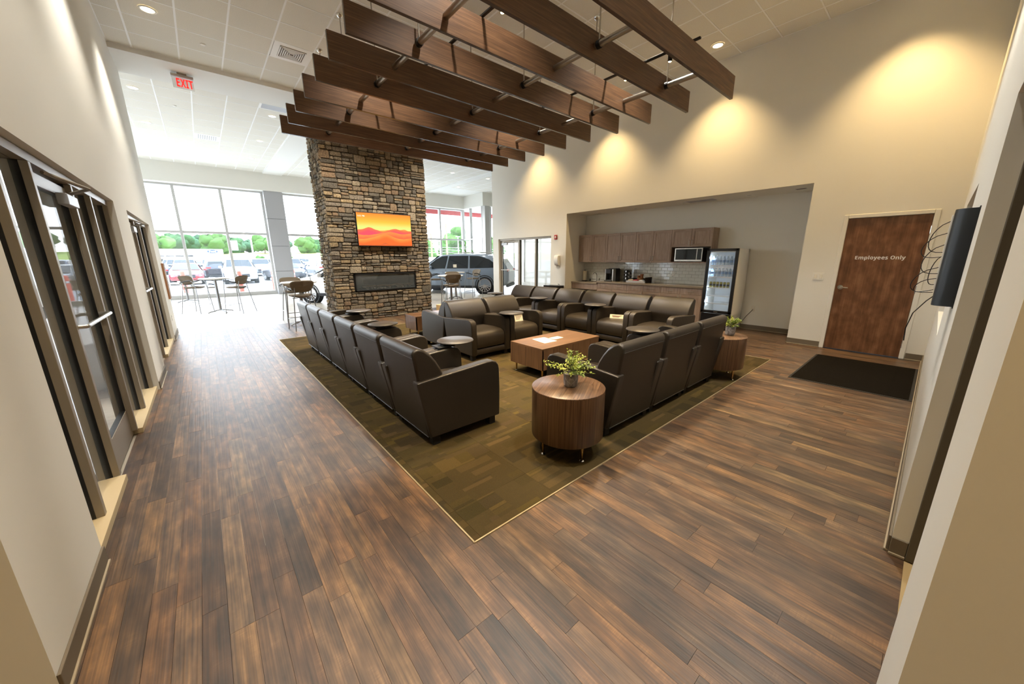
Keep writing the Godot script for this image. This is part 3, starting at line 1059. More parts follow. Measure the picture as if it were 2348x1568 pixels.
# ---------------------------------------------------------------- glazed openings
func frame_bar(o: Node3D, called: String, x0: float, x1: float, y0: float, y1: float, z0: float, z1: float, gasket := true) -> void:
	# one mullion or rail of a glazed front standing across x (depth) with a dark gasket strip where the pane sits
	var p := part(o, called, sp(MB.new(), x0, x1, y0, y1, z0, z1, 0.003), M.bronze_frame)
	if gasket:
		var xm := (x0 + x1) * 0.5
		var vertical := (y1 - y0) > (z1 - z0)
		var e := 0.003
		var g := sp(MB.new(), xm - 0.018, xm + 0.018, y0 - (0.0 if vertical else e), y1 + (0.0 if vertical else e), z0 - (e if vertical else 0.0), z1 + (e if vertical else 0.0))
		part(p, "gasket", g, M.gasket)

func glazed_door(label: String, x: float, z0: float, z1: float, dirz: float, bar_side: float) -> Node3D:
	# narrow stile aluminium door between z0 and z1, pane in the plane x
	var d := struct("door_" + str(door_no), label, null, null)
	door_no += 1
	frame_bar(d, "stile", x - 0.022, x + 0.022, 0.01, 2.12, z0, z0 + 0.06)
	frame_bar(d, "stile", x - 0.022, x + 0.022, 0.01, 2.12, z1 - 0.06, z1)
	frame_bar(d, "rail", x - 0.022, x + 0.022, 0.01, 0.26, z0 + 0.06, z1 - 0.06)
	frame_bar(d, "rail", x - 0.022, x + 0.022, 2.04, 2.12, z0 + 0.06, z1 - 0.06)
	part(d, "pane", sp(MB.new(), x - 0.003, x + 0.003, 0.26, 2.04, z0 + 0.06, z1 - 0.06), M.glass_office)
	var h := part(d, "push_bar", MB.new().tube([Vector3(x + 0.022 * bar_side, 1.14, z0 + 0.06), Vector3(x + 0.085 * bar_side, 1.14, z0 + 0.06), Vector3(x + 0.09 * bar_side, 1.14, z0 + 0.09), Vector3(x + 0.09 * bar_side, 1.14, z1 - 0.09), Vector3(x + 0.085 * bar_side, 1.14, z1 - 0.06), Vector3(x + 0.022 * bar_side, 1.14, z1 - 0.06)], 0.014, 10), M.steel)
	var c := part(d, "door_closer", sp(MB.new(), x + (0.022 if bar_side > 0 else -0.08), x + (0.08 if bar_side > 0 else -0.022), 1.97, 2.05, z0 + 0.08, z0 + 0.38, 0.006), M.panel_gray)
	part(c, "arm", MB.new().tube([Vector3(x + 0.06 * bar_side, 2.06, z0 + 0.2), Vector3(x + 0.2 * bar_side, 2.08, z0 + 0.42), Vector3(x + 0.05 * bar_side, 2.13, z0 + 0.7)], 0.012, 6), M.bronze_frame)
	return d

var door_no := 2

func build_storefronts() -> void:
	# left wall, opening beside the camera
	var xa := -0.80
	var xb := -0.69
	var o := struct("window_1", "aluminium framed glazing with deep mullions in the nearer opening", null, null)
	for z in [-2.665, -3.095, -3.645, -4.57, -5.225, -6.04]:
		frame_bar(o, "mullion", xa, xb, 0.05, 2.15, z, z + 0.045)
	frame_bar(o, "head_rail", xa, xb, 2.15, 2.205, -6.04, -2.625, false)
	part(o, "sill", sp(MB.new(), xa, xb + 0.03, 0.0, 0.05, -6.04, -4.57, 0.003), M.sill_tan)
	part(o, "sill", sp(MB.new(), xa, xb + 0.03, 0.0, 0.05, -3.6, -2.625, 0.003), M.sill_tan)
	for q in [[-3.05, -2.665], [-3.6, -3.095], [-5.18, -4.57], [-5.995, -5.225]]:
		part(o, "pane", sp(MB.new(), -0.748, -0.742, 0.05, 2.15, q[0], q[1]), M.glass_office)
	glazed_door("glazed aluminium door with round pull bar in the nearer opening", -0.745, -4.565, -3.6, 1, 1.0)
	part(o, "reveal", sp(MB.new(), -0.69, -0.64, 0.0, 2.21, -6.045, -6.043), M.paint)
	o = struct("window_2", "aluminium framed glazing with deep mullions in the farther opening", null, null)
	for z in [-7.035, -8.05, -8.78, -9.655]:
		frame_bar(o, "mullion", xa, xb, 0.05, 2.15, z, z + 0.045)
	frame_bar(o, "head_rail", xa, xb, 2.15, 2.205, -9.655, -6.99, false)
	part(o, "sill", sp(MB.new(), xa, xb + 0.03, 0.0, 0.05, -9.655, -8.05, 0.003), M.sill_tan)
	for q in [[-8.735, -8.05], [-9.61, -8.78]]:
		part(o, "pane", sp(MB.new(), -0.748, -0.742, 0.05, 2.15, q[0], q[1]), M.glass_office)
	glazed_door("glazed aluminium door with round pull bar in the farther opening", -0.745, -8.0, -7.04, 1, 1.0)
	# right wall beyond the niche
	o = struct("window_3", "aluminium framed glazing in the wall beside the niche", null, null)
	for z in [-10.125, -9.13, -8.35, -7.655]:
		frame_bar(o, "mullion", 8.06, 8.17, 0.0, 2.12, z, z + 0.05)
	frame_bar(o, "head_rail", 8.06, 8.17, 2.12, 2.178, -10.125, -7.61, false)
	frame_bar(o, "sill", 8.06, 8.17, 0.0, 0.06, -9.08, -7.655, false)
	for q in [[-9.08, -8.35], [-8.3, -7.655]]:
		part(o, "pane", sp(MB.new(), 8.112, 8.118, 0.06, 2.12, q[0], q[1]), M.glass)
	glazed_door("glazed aluminium door standing beside the niche wall", 8.115, -10.07, -9.135, 1, -1.0)
	# far glazing of the showroom
	var zf := -19.75
	o = struct("window_4", "tall aluminium curtain wall glazing at the far end", null, null)
	var bars := [-8.2, -6.6, -5.0, -3.4, -1.86, -0.42, 1.02, 2.44, 3.2, 4.7, 6.2, 7.7, 9.4, 11.18, 12.77]
	for k in bars.size():
		var x: float = bars[k]
		part(o, "mullion", sp(MB.new(), x - 0.045, x + 0.045, 0.0, 4.42, zf - 0.09, zf + 0.09, 0.004), M.aluminium)
		if k + 1 < bars.size() and not (x > 2.4 and x < 3.0):
			var x2: float = bars[k + 1]
			part(o, "pane", sp(MB.new(), x + 0.035, x2 - 0.035, 0.16, 2.61, zf - 0.004, zf + 0.004), M.glass)
			part(o, "pane", sp(MB.new(), x + 0.035, x2 - 0.035, 2.68, 4.36, zf - 0.004, zf + 0.004), M.glass)
			part(o, "transom", sp(MB.new(), x + 0.035, x2 - 0.035, 2.6, 2.69, zf - 0.07, zf + 0.07, 0.004), M.aluminium)
			part(o, "sill", sp(MB.new(), x + 0.035, x2 - 0.035, 0.0, 0.16, zf - 0.09, zf + 0.09, 0.004), M.aluminium)
			part(o, "head_rail", sp(MB.new(), x + 0.035, x2 - 0.035, 4.36, 4.44, zf - 0.09, zf + 0.09, 0.004), M.aluminium)
	# clad column
	var cl := struct("trim_5", "light grey metal panel clad column in the far glazing", null, null)
	part(cl, "core", sp(MB.new(), 2.49, 3.15, 0, 4.42, -19.9, -19.34), M.gasket)
	for q in [[0.0, 1.02], [1.03, 2.12], [2.13, 3.28], [3.29, 4.42]]:
		part(cl, "panel", sp(MB.new(), 2.475, 3.165, q[0], q[1], -19.91, -19.32, 0.006), M.panel_gray)
	# side glazing of the entrance
	o = struct("window_5", "aluminium glazing of the entrance vestibule", null, null)
	for z in [-19.7, -18.85, -17.65]:
		part(o, "mullion", sp(MB.new(), 12.74, 12.9, 0, 4.43, z - 0.035, z + 0.035, 0.004), M.aluminium)
	for q in [[-19.66, -18.89], [-18.81, -17.69]]:
		part(o, "pane", sp(MB.new(), 12.816, 12.824, 0.1, 2.61, q[0], q[1]), M.glass)
		part(o, "pane", sp(MB.new(), 12.816, 12.824, 2.68, 4.36, q[0], q[1]), M.glass)
		part(o, "transom", sp(MB.new(), 12.75, 12.89, 2.61, 2.68, q[0], q[1], 0.004), M.aluminium)
	part(o, "corner_post", sp(MB.new(), 12.74, 13.1, 0, 4.43, -17.6, -17.3, 0.006), M.aluminium)
	for x in [13.3, 14.2, 15.1, 15.97]:
		part(o, "mullion", sp(MB.new(), x - 0.035, x + 0.035, 0, 4.43, -17.65, -17.5, 0.004), M.aluminium)
	for x in [13.335, 14.235, 15.135]:
		part(o, "pane", sp(MB.new(), x, x + 0.83, 0.1, 2.61, -17.58, -17.572), M.glass)
		part(o, "pane", sp(MB.new(), x, x + 0.83, 2.68, 4.4, -17.58, -17.572), M.glass)
		part(o, "transom", sp(MB.new(), x, x + 0.83, 2.61, 2.68, -17.64, -17.51, 0.004), M.aluminium)
	# side glazing of the showroom beyond the left wall
	o = struct("window_6", "aluminium glazing along the side of the showroom", null, null)
	for k in 12:
		var z := -19.7 + k * 1.6
		part(o, "mullion", sp(MB.new(), -8.28, -8.12, 0, CEIL, z - 0.035, z + 0.035, 0.004), M.aluminium)
		if k < 11:
			part(o, "pane", sp(MB.new(), -8.204, -8.196, 0.15, 4.4, z + 0.035, z + 1.565), M.glass)
			part(o, "sill", sp(MB.new(), -8.28, -8.12, 0, 0.15, z + 0.035, z + 1.565, 0.004), M.aluminium)
			part(o, "spandrel", sp(MB.new(), -8.28, -8.12, 4.4, CEIL + 0.03, z + 0.035, z + 1.565, 0.004), M.panel_gray)

# ---------------------------------------------------------------- stone fireplace
func stone_rects(w: float, h: float, seed_: int) -> Array:
	var r := RandomNumberGenerator.new()
	r.seed = seed_
	var out := []
	var y := 0.0
	while y < h:
		var bh := r.randf_range(0.15, 0.235)
		if h - y - bh < 0.1: bh = h - y
		var x := 0.0
		while x < w:
			var sw := r.randf_range(0.15, 0.40)
			if w - x - sw < 0.12: sw = w - x
			var k := r.randf()
			if k < 0.10 and sw < 0.3:
				out.append(Rect2(x, y, sw, bh))
			else:
				var cuts := [0.0]
				var rows := 2 if k < 0.72 else 3
				for j in range(1, rows):
					cuts.append(bh * (float(j) / rows + r.randf_range(-0.12, 0.12)))
				cuts.append(bh)
				for j in rows:
					var q := Rect2(x, y + cuts[j], sw, cuts[j + 1] - cuts[j])
					if sw > 0.24 and r.randf() < 0.6:
						var f := r.randf_range(0.3, 0.7)
						out.append(Rect2(q.position, Vector2(sw * f, q.size.y)))
						out.append(Rect2(q.position + Vector2(sw * f, 0), Vector2(sw * (1 - f), q.size.y)))
					else:
						out.append(q)
			x += sw
		y += bh
	return out

func stone_into(b: MB, q: Rect2, to3: Transform3D, r: RandomNumberGenerator) -> void:
	# to3 maps (u, v, out) to the wall
	var pal := [lin(192, 180, 160), lin(160, 150, 134), lin(150, 147, 140), lin(200, 182, 150), lin(206, 196, 178), lin(128, 123, 116), lin(176, 164, 146), lin(184, 162, 138), lin(170, 163, 152)]
	b.col = pal[r.randi() % pal.size()] * r.randf_range(0.82, 1.12)
	var g := 0.004
	var x0 := q.position.x + g
	var x1 := q.end.x - g
	var y0 := q.position.y + g
	var y1 := q.end.y - g
	var j := func(a: float) -> float: return r.randf_range(-a, a)
	var cx := minf(0.022, (x1 - x0) * 0.22)
	var cy := minf(0.018, (y1 - y0) * 0.25)
	var ring := [Vector2(x0 + cx * r.randf_range(0.3, 1.4), y0 + j.call(0.004)), Vector2(x1 - cx * r.randf_range(0.3, 1.4), y0 + j.call(0.004)), Vector2(x1 + j.call(0.003), y0 + cy), Vector2(x1 + j.call(0.003), y1 - cy), Vector2(x1 - cx * r.randf_range(0.3, 1.4), y1 + j.call(0.004)), Vector2(x0 + cx * r.randf_range(0.3, 1.4), y1 + j.call(0.004)), Vector2(x0 + j.call(0.003), y1 - cy), Vector2(x0 + j.call(0.003), y0 + cy)]
	var d := r.randf_range(0.028, 0.055)
	var mid := Vector2((x0 + x1) * 0.5, (y0 + y1) * 0.5)
	var tilt := Vector2(j.call(0.06), j.call(0.09))
	var fr := []
	for p in ring:
		var e: Vector2 = mid + (p - mid) * Vector2(1.0 - 0.016 / (x1 - x0), 1.0 - 0.016 / (y1 - y0))
		fr.append(to3 * Vector3(e.x, e.y, d + (e - mid).dot(tilt) + j.call(0.003)))
	var top: Vector3 = to3 * Vector3(mid.x + j.call(0.02), mid.y + j.call(0.01), d + r.randf_range(0.002, 0.009))
	var out := to3.basis.z
	for k in 8:
		var k2 := (k + 1) % 8
		b.flat([top, fr[k], fr[k2]], out)
		var A: Vector3 = to3 * Vector3(ring[k].x, ring[k].y, -0.005)
		var B: Vector3 = to3 * Vector3(ring[k2].x, ring[k2].y, -0.005)
		var o2: Vector3 = (to3.basis * Vector3(ring[k].x + ring[k2].x - 2 * mid.x, ring[k].y + ring[k2].y - 2 * mid.y, 0)).normalized()
		b.flat([fr[k], fr[k2], B, A], (o2 + out * 0.3))

func build_fireplace() -> void:
	var X0 := 2.446
	var X1 := 5.003
	var ZF := -9.63
	var ZB := -10.58
	var fbx := Rect2(2.895, 0.73, 1.67, 0.455)
	var f := thing("fireplace", "floor to ceiling stacked stone chimney with long glazed firebox", "fireplace", Vector3.ZERO)
	var core := MB.new()
	sp(core, X0, X1, 0, 0.73, ZB, ZF)
	sp(core, X0, X1, 1.185, CEIL + 0.02, ZB, ZF)
	sp(core, X0, fbx.position.x, 0.73, 1.185, ZB, ZF)
	sp(core, fbx.end.x, X1, 0.73, 1.185, ZB, ZF)
	sp(core, fbx.position.x, fbx.end.x, 0.73, 1.185, ZB, ZF - 0.4)
	part(f, "mortar_core", core, M.mortar)
	var r := RandomNumberGenerator.new()
	r.seed = 5
	var front := []
	for q in stone_rects(X1 - X0 + 0.06, CEIL, 17):
		var wq := Rect2(q.position + Vector2(X0 - 0.03, 0), q.size)
		var cl := [wq]
		var hole := fbx.grow(0.012)
		if wq.intersects(hole):
			cl = []
			# keep what is left of the stone above, below and beside the firebox
			if wq.position.y < hole.position.y - 0.03: cl.append(Rect2(wq.position, Vector2(wq.size.x, hole.position.y - wq.position.y)))
			if wq.end.y > hole.end.y + 0.03: cl.append(Rect2(Vector2(wq.position.x, hole.end.y), Vector2(wq.size.x, wq.end.y - hole.end.y)))
			var ya := maxf(wq.position.y, hole.position.y)
			var yb := minf(wq.end.y, hole.end.y)
			if yb - ya > 0.03:
				if wq.position.x < hole.position.x - 0.03: cl.append(Rect2(Vector2(wq.position.x, ya), Vector2(hole.position.x - wq.position.x, yb - ya)))
				if wq.end.x > hole.end.x + 0.03: cl.append(Rect2(Vector2(hole.end.x, ya), Vector2(wq.end.x - hole.end.x, yb - ya)))
		for c in cl:
			front.append([c, c.size.x * c.size.y * (1.0 if c.position.y < 4.1 else 0.01)])
	front.sort_custom(func(a, b): return a[1] > b[1])
	var t3 := Transform3D(Basis(Vector3.RIGHT, Vector3.UP, Vector3.BACK), Vector3(0, 0, ZF))
	var rest := MB.new()
	for k in front.size():
		if k < 300:
			var b := MB.new()
			stone_into(b, front[k][0], t3, r)
			part(f, "stone", b, M.stone)
		else:
			stone_into(rest, front[k][0], t3, r)
	var tl := Transform3D(Basis(Vector3.BACK, Vector3.UP, Vector3.LEFT), Vector3(X0, 0, ZB))
	for q in stone_rects(ZF - ZB + 0.03, CEIL, 23):
		# the side faces are built from narrower pieces
		var h2 := Vector2(q.size.x * 0.5, q.size.y)
		stone_into(rest, Rect2(q.position, h2), tl, r)
		stone_into(rest, Rect2(q.position + Vector2(q.size.x * 0.5, 0), h2), tl, r)
	var tr := Transform3D(Basis(Vector3.FORWARD, Vector3.UP, Vector3.RIGHT), Vector3(X1, 0, ZF))
	for q in stone_rects(ZF - ZB, CEIL, 29):
		stone_into(rest, q, tr, r)
	part(f, "small_stones", rest, M.stone).set_meta("kind", "stuff")
	# firebox
	var fr := MB.new()
	var x0 := fbx.position.x
	var x1 := fbx.end.x
	for q in [[x0, x1, 0.73, 0.765], [x0, x1, 1.15, 1.185], [x0, x0 + 0.035, 0.73, 1.185], [x1 - 0.035, x1, 0.73, 1.185]]:
		sp(fr, q[0], q[1], q[2], q[3], ZF - 0.05, ZF + 0.05, 0.004)
	var fp := part(f, "firebox_frame", fr, M.black_metal)
	part(fp, "firebox_glass", sp(MB.new(), x0 + 0.035, x1 - 0.035, 0.765, 1.15, ZF + 0.028, ZF + 0.034), M.glass)
	part(fp, "firebox_lining", sp(MB.new(), x0 + 0.01, x1 - 0.01, 0.745, 1.17, ZF - 0.39, ZF - 0.38), M.black_plastic)
	var logs := MB.new()
	for k in 46:
		logs.ball(Vector3(r.randf_range(x0 + 0.08, x1 - 0.08), r.randf_range(0.77, 0.81), ZF - r.randf_range(0.04, 0.3)), Vector3(r.randf_range(0.025, 0.05), 0.022, 0.03), 6, 4)
	part(fp, "ember_bed", logs, M.mortar).set_meta("kind", "stuff")
	for k in 4:
		var lx := x0 + 0.25 + k * 0.38
		part(fp, "log", MB.new().tube([Vector3(lx, 0.83, ZF - 0.2), Vector3(lx + 0.16, 0.85, ZF - 0.17), Vector3(lx + 0.34, 0.84, ZF - 0.14 + 0.03 * (k % 2))], 0.03, 8), M.bark)
	# television
	var tv := thing("television", "wall mounted flat television showing orange dunes on the stone chimney", "television", Vector3(3.777, 2.282, -9.53))
	part(tv, "wall_bracket", MB.new().box(Vector3(0, 0, -0.035), Vector3(0.5, 0.3, 0.012), 0.003), M.black_metal)
	part(tv, "casing", MB.new().box(Vector3(0, 0, 0), Vector3(1.45, 0.826, 0.06), 0.008), M.black_plastic)
	var sc := MB.new()
	sc.quad(Vector3(-0.708, -0.396, 0.031), Vector3(0.708, -0.396, 0.031), Vector3(0.708, 0.396, 0.031), Vector3(-0.708, 0.396, 0.031), Vector3.BACK, [Vector2(0, 1), Vector2(1, 1), Vector2(1, 0), Vector2(0, 0)])
	var sm := mat("tv_screen", Color.BLACK, 0.25)
	var im := dunes()
	sm.emission_enabled = true
	sm.emission_operator = BaseMaterial3D.EMISSION_OP_MULTIPLY
	sm.emission = Color.WHITE
	sm.emission_texture = im
	sm.emission_energy_multiplier = 0.95
	part(tv, "tv_screen", sc, sm)
	text(tv, "clock_print", "5:33 PM", 0.05, M.white_ink, Vector3(-0.59, 0.315, 0.032), Vector3.ZERO, 0.0005)

func dunes() -> ImageTexture:
	var w := 640
	var h := 360
	var im := Image.create(w, h, false, Image.FORMAT_RGB8)
	var n := noise(77, 0.01, 3)
	var ridge := func(k: int, x: float) -> float:
		match k:
			0: return 0.52 - 0.05 * exp(-pow((x - 0.86) / 0.07, 2.0)) + 0.03 * sin(x * 7.0)
			1: return 0.51 - 0.075 * exp(-pow((x - 0.2) / 0.09, 2.0)) - 0.06 * exp(-pow((x - 0.68) / 0.1, 2.0)) + 0.055 * exp(-pow((x - 0.45) / 0.07, 2.0))
			2: return 0.66 - 0.08 * exp(-pow((x - 0.62) / 0.16, 2.0)) - 0.05 * x + 0.02 * sin(x * 11.0)
			3: return 0.76 - 0.09 * exp(-pow((x - 0.52) / 0.2, 2.0)) + 0.035 * sin(x * 9.0 + 1.0)
			_: return 0.965 - 0.06 * exp(-pow((x - 0.48) / 0.05, 2.0))
	var top := [rgb(236, 148, 66), rgb(240, 112, 66), rgb(242, 134, 70), rgb(244, 140, 66), rgb(196, 92, 48)]
	var low := [rgb(216, 106, 80), rgb(222, 74, 92), rgb(232, 96, 62), rgb(232, 100, 44), rgb(226, 98, 46)]
	for y in h:
		var fy := float(y) / h
		for x in w:
			var fx := float(x) / w
			var c: Color
			if fy < 0.26: c = rgb(232, 128, 48).lerp(rgb(240, 176, 62), fy / 0.26)
			elif fy < 0.42: c = rgb(240, 176, 62).lerp(rgb(206, 216, 118), (fy - 0.26) / 0.16)
			else: c = rgb(206, 216, 118).lerp(rgb(226, 210, 116), minf(1.0, (fy - 0.42) / 0.2))
			for k in 5:
				var ry: float = ridge.call(k, fx) + 0.012 * n.get_noise_2d(x * 0.8, k * 90.0)
				if fy > ry:
					c = top[k].lerp(low[k], clampf((fy - ry) / 0.13 + 0.35 * n.get_noise_2d(x * 0.5, y * 0.6 + k * 50.0), 0.0, 1.0))
			im.set_pixel(x, y, c)
	return ImageTexture.create_from_image(im)

# ---------------------------------------------------------------- slat canopy
func build_slats() -> void:
	var t := thing("slat_canopy", "hanging canopy of ten deep dark wood slats on steel pipes", "slat canopy", Vector3.ZERO)
	var X0 := 1.405
	var X1 := 5.975
	var r := RandomNumberGenerator.new()
	r.seed = 3
	for k in 10:
		var z := -2.258 - 0.6087 * k
		var b := MB.new()
		b.grain = 0
		b.uo = Vector2(r.randf(), r.randf() * 4.0)
		b.box(Vector3((X0 + X1) * 0.5, 3.83, z - 0.019), Vector3(X1 - X0, 0.28, 0.038), 0.002)
		var s := part(t, "slat", b, M.slat)
		part(s, "edge_band", sp(MB.new(), X0 - 0.001, X0 + 0.001, 3.692, 3.968, z - 0.037, z - 0.001), M.slat_edge)
		part(s, "edge_band", sp(MB.new(), X0 + 0.002, X1 - 0.002, 3.6885, 3.6905, z - 0.037, z - 0.001), M.slat_edge)
	for x in [5.18, 3.67, 2.15]:
		part(t, "support_pipe", MB.new().tube([Vector3(x, 3.825, -2.262), Vector3(x, 3.825, -7.77)], 0.033, 14), M.brushed)
		for k in [1, 3, 5, 7, 9]:
			var z: float = -2.258 - 0.6087 * k + 0.05
			var h := part(t, "hanger_rod", MB.new().tube([Vector3(x, 3.825, z), Vector3(x, CEIL, z)], 0.0085, 8), M.brushed)
			part(h, "clamp", MB.new().tube([Vector3(x, 3.825, z - 0.022), Vector3(x, 3.825, z + 0.022)], 0.042, 12), M.black_metal)
			part(h, "ceiling_cup", MB.new().lathe([Vector2(0, -0.05), Vector2(0.02, -0.045), Vector2(0.045, -0.02), Vector2(0.05, 0.0)], Vector3(x, CEIL, z), 16), M.chrome)
	var tracks := [[4.715], [2.59]]
	for q in tracks:
		var x: float = q[0]
		var tr := thing("track_light", "black light track threaded over the slats with small cylinder spots, %s" % ("by the niche side" if x > 4.0 else "by the glazed wall side"), "track light", Vector3(x, 3.986, 0))
		part(tr, "track", MB.new().box(Vector3(0, 0, -5.0), Vector3(0.034, 0.022, 5.6), 0.003), M.black_metal)
		for k in 9:
			if not (k in [0, 1, 2, 4, 6, 8]): continue
			var z := -2.258 - 0.6087 * k - 0.29
			var hd := part(tr, "spot_head", MB.new().lathe([Vector2(0.0, -0.02), Vector2(0.024, -0.02), Vector2(0.026, -0.04), Vector2(0.026, -0.115), Vector2(0.021, -0.115)], Vector3(0, 0, z), 14), M.black_metal)
			part(hd, "spot_lens", MB.new().lathe([Vector2(0.0, -0.118), Vector2(0.017, -0.117), Vector2(0.023, -0.108)], Vector3(0, 0, z), 14), M.lamp_spot)
			var l := SpotLight3D.new()
			l.name = "light"
			l.position = Vector3(0, -0.125, z)
			l.rotation.x = -PI / 2
			l.light_color = WARM
			l.light_energy = E_TRACK
			l.spot_angle = 34.0
			l.spot_angle_attenuation = 0.8
			l.spot_range = 12.0
			l.spot_attenuation = 2.0
			l.light_size = 0.02
			l.shadow_enabled = true
			hd.add_child(l)

# ---------------------------------------------------------------- kitchenette
func cab_front(parent: Node3D, called: String, x: float, y0: float, y1: float, z0: float, z1: float, hy: float, hz: float, upright: bool, slab := false) -> void:
	# a framed cabinet front whose outer face lies in the plane x, facing -x
	var g := 0.0022
	z0 += g; z1 -= g; y0 += g; y1 -= g
	var b := MB.new()
	var s := 0.058
	b.uo = Vector2(rng.randf(), rng.randf() * 3.0)
	if slab:
		sp(b, x, x + 0.02, y0, y1, z0, z1, 0.0015)
	else:
		sp(b, x, x + 0.02, y0, y1, z0, z0 + s, 0.0015)
		sp(b, x, x + 0.02, y0, y1, z1 - s, z1, 0.0015)
		b.grain = 2
		sp(b, x, x + 0.02, y0, y0 + s, z0 + s, z1 - s, 0.0015)
		sp(b, x, x + 0.02, y1 - s, y1, z0 + s, z1 - s, 0.0015)
	var d := part(parent, called, b, M.cabinet)
	if not slab:
		var p := MB.new()
		p.uo = Vector2(rng.randf(), rng.randf() * 3.0)
		sp(p, x + 0.009, x + 0.018, y0 + s, y1 - s, z0 + s, z1 - s)
		part(d, "door_panel", p, M.cabinet)
		var m := MB.new()
		for q in [[y0 + s, y1 - s, z0 + s, z0 + s + 0.008], [y0 + s, y1 - s, z1 - s - 0.008, z1 - s], [y0 + s, y0 + s + 0.008, z0 + s, z1 - s], [y1 - s - 0.008, y1 - s, z0 + s, z1 - s]]:
			sp(m, x + 0.004, x + 0.012, q[0], q[1], q[2], q[3], 0.0015)
		part(d, "moulding", m, M.cabinet)
	var a := Vector3(x, hy - 0.052, hz)
	var e := Vector3(x, hy + 0.052, hz)
	if not upright:
		a = Vector3(x, hy, hz - 0.06)
		e = Vector3(x, hy, hz + 0.06)
	var o := Vector3(-0.026, 0, 0)
	var dir := (e - a).normalized() * 0.012
	part(d, "handle", MB.new().tube([a, a + o * 0.8, a + o + dir, e + o - dir, e + o * 0.8, e], 0.0058, 8), M.brushed)

func build_kitchen() -> void:
	var UZ := [-7.003, -6.07, -5.146, -4.221, -3.304]
	var names := ["beside the niche corner", "above the coffee machine", "above the snack tray", "above the microwave"]
	for k in 4:
		var z0: float = UZ[k]
		var z1: float = UZ[k + 1]
		var zm := (z0 + z1) * 0.5
		var y0 := 1.77 if k == 3 else 1.415
		var c := thing("wall_cabinet", "grey brown wood double door wall cabinet %s" % names[k], "cabinet", Vector3.ZERO, 0.0, "wall cabinets over the counter")
		part(c, "body", sp(MB.new(), 8.597, 8.912, y0, 2.175, z0 + 0.001, z1 - 0.001, 0.001), M.cabinet)
		cab_front(c, "door", 8.576, y0, 2.175, z0, zm, y0 + 0.1, zm - 0.032, true)
		cab_front(c, "door", 8.576, y0, 2.175, zm, z1, y0 + 0.1, zm + 0.032, true)
		if k == 3:
			part(c, "nook_side", sp(MB.new(), 8.58, 8.912, 1.415, y0, z0, z0 + 0.02, 0.001), M.cabinet)
			part(c, "nook_side", sp(MB.new(), 8.58, 8.912, 1.415, y0, z1 - 0.02, z1, 0.001), M.cabinet)
			part(c, "nook_shelf", sp(MB.new(), 8.55, 8.912, 1.415, 1.437, z0, z1, 0.001), M.cabinet)
	# microwave
	var mw := thing("microwave", "stainless steel microwave oven in the cabinet nook", "microwave", Vector3.ZERO)
	part(mw, "case", sp(MB.new(), 8.57, 8.88, 1.45, 1.745, -4.1, -3.47, 0.004), M.black_plastic)
	part(mw, "front_frame", sp(MB.new(), 8.548, 8.57, 1.448, 1.747, -4.1, -3.47, 0.004), M.steel)
	part(mw, "window", sp(MB.new(), 8.543, 8.549, 1.487, 1.725, -4.075, -3.6, 0.003), M.dark_glass)
	part(mw, "keypad", sp(MB.new(), 8.543, 8.549, 1.487, 1.725, -3.585, -3.49, 0.003), M.dark_glass)
	for z in [-4.05, -3.52]:
		for x in [8.6, 8.85]:
			part(mw, "foot", MB.new().lathe([Vector2(0, 0), Vector2(0.015, 0), Vector2(0.015, 0.014)], Vector3(x, 1.437, z), 8), M.black_foot)
	# base cabinets
	var LZ := [-6.089, -5.613, -5.1635, -4.696, -4.2315, -3.774, -3.289]
	var bn := ["under the coffee machine", "under the snack tray", "next to the glass door fridge"]
	for k in 3:
		var z0: float = LZ[k * 2]
		var zm: float = LZ[k * 2 + 1]
		var z1: float = LZ[k * 2 + 2]
		var c := thing("base_cabinet", "grey brown wood base cabinet with drawers %s" % bn[k], "cabinet", Vector3.ZERO, 0.0, "base cabinets under the counter")
		part(c, "body", sp(MB.new(), 8.332, 8.912, 0.1, 0.862, z0 + 0.001, z1 - 0.001, 0.001), M.cabinet)
		part(c, "toe_kick", sp(MB.new(), 8.39, 8.9, 0.0, 0.1, z0 + 0.001, z1 - 0.001), M.toe)
		for q in [[z0, zm], [zm, z1]]:
			cab_front(c, "drawer", 8.311, 0.715, 0.858, q[0], q[1], 0.787, (q[0] + q[1]) * 0.5, false, true)
		cab_front(c, "door", 8.311, 0.11, 0.708, z0, zm, 0.64, zm - 0.03, true)
		if k == 1:
			cab_front(c, "drawer", 8.311, 0.41, 0.708, zm, z1, 0.66, (zm + z1) * 0.5, false)
			cab_front(c, "drawer", 8.311, 0.11, 0.402, zm, z1, 0.36, (zm + z1) * 0.5, false)
		else:
			cab_front(c, "door", 8.311, 0.11, 0.708, zm, z1, 0.64, zm + 0.03, true)
	var ct := thing("countertop", "long grey brown stone countertop under the tile backsplash", "countertop", Vector3.ZERO)
	part(ct, "slab", sp(MB.new(), 8.285, 8.912, 0.864, 0.906, -6.1, -3.275, 0.003), M.counter)
	ct = thing("sink_counter", "lower stone counter section with sink in the niche corner", "countertop", Vector3.ZERO)
	var sl := MB.new()
	sp(sl, 8.285, 8.43, 0.82, 0.862, -7.02, -6.101, 0.003)
	sp(sl, 8.78, 8.912, 0.82, 0.862, -7.02, -6.101, 0.003)
	sp(sl, 8.43, 8.78, 0.82, 0.862, -7.02, -6.85, 0.003)
	sp(sl, 8.43, 8.78, 0.82, 0.862, -6.35, -6.1, 0.003)
	part(ct, "sink_slab", sl, M.counter)
	part(ct, "apron", sp(MB.new(), 8.31, 8.33, 0.665, 0.82, -7.02, -6.1, 0.002), M.cabinet)
	part(ct, "support_panel", sp(MB.new(), 8.33, 8.912, 0.0, 0.82, -6.12, -6.101, 0.001), M.cabinet)
	var sk := MB.new()
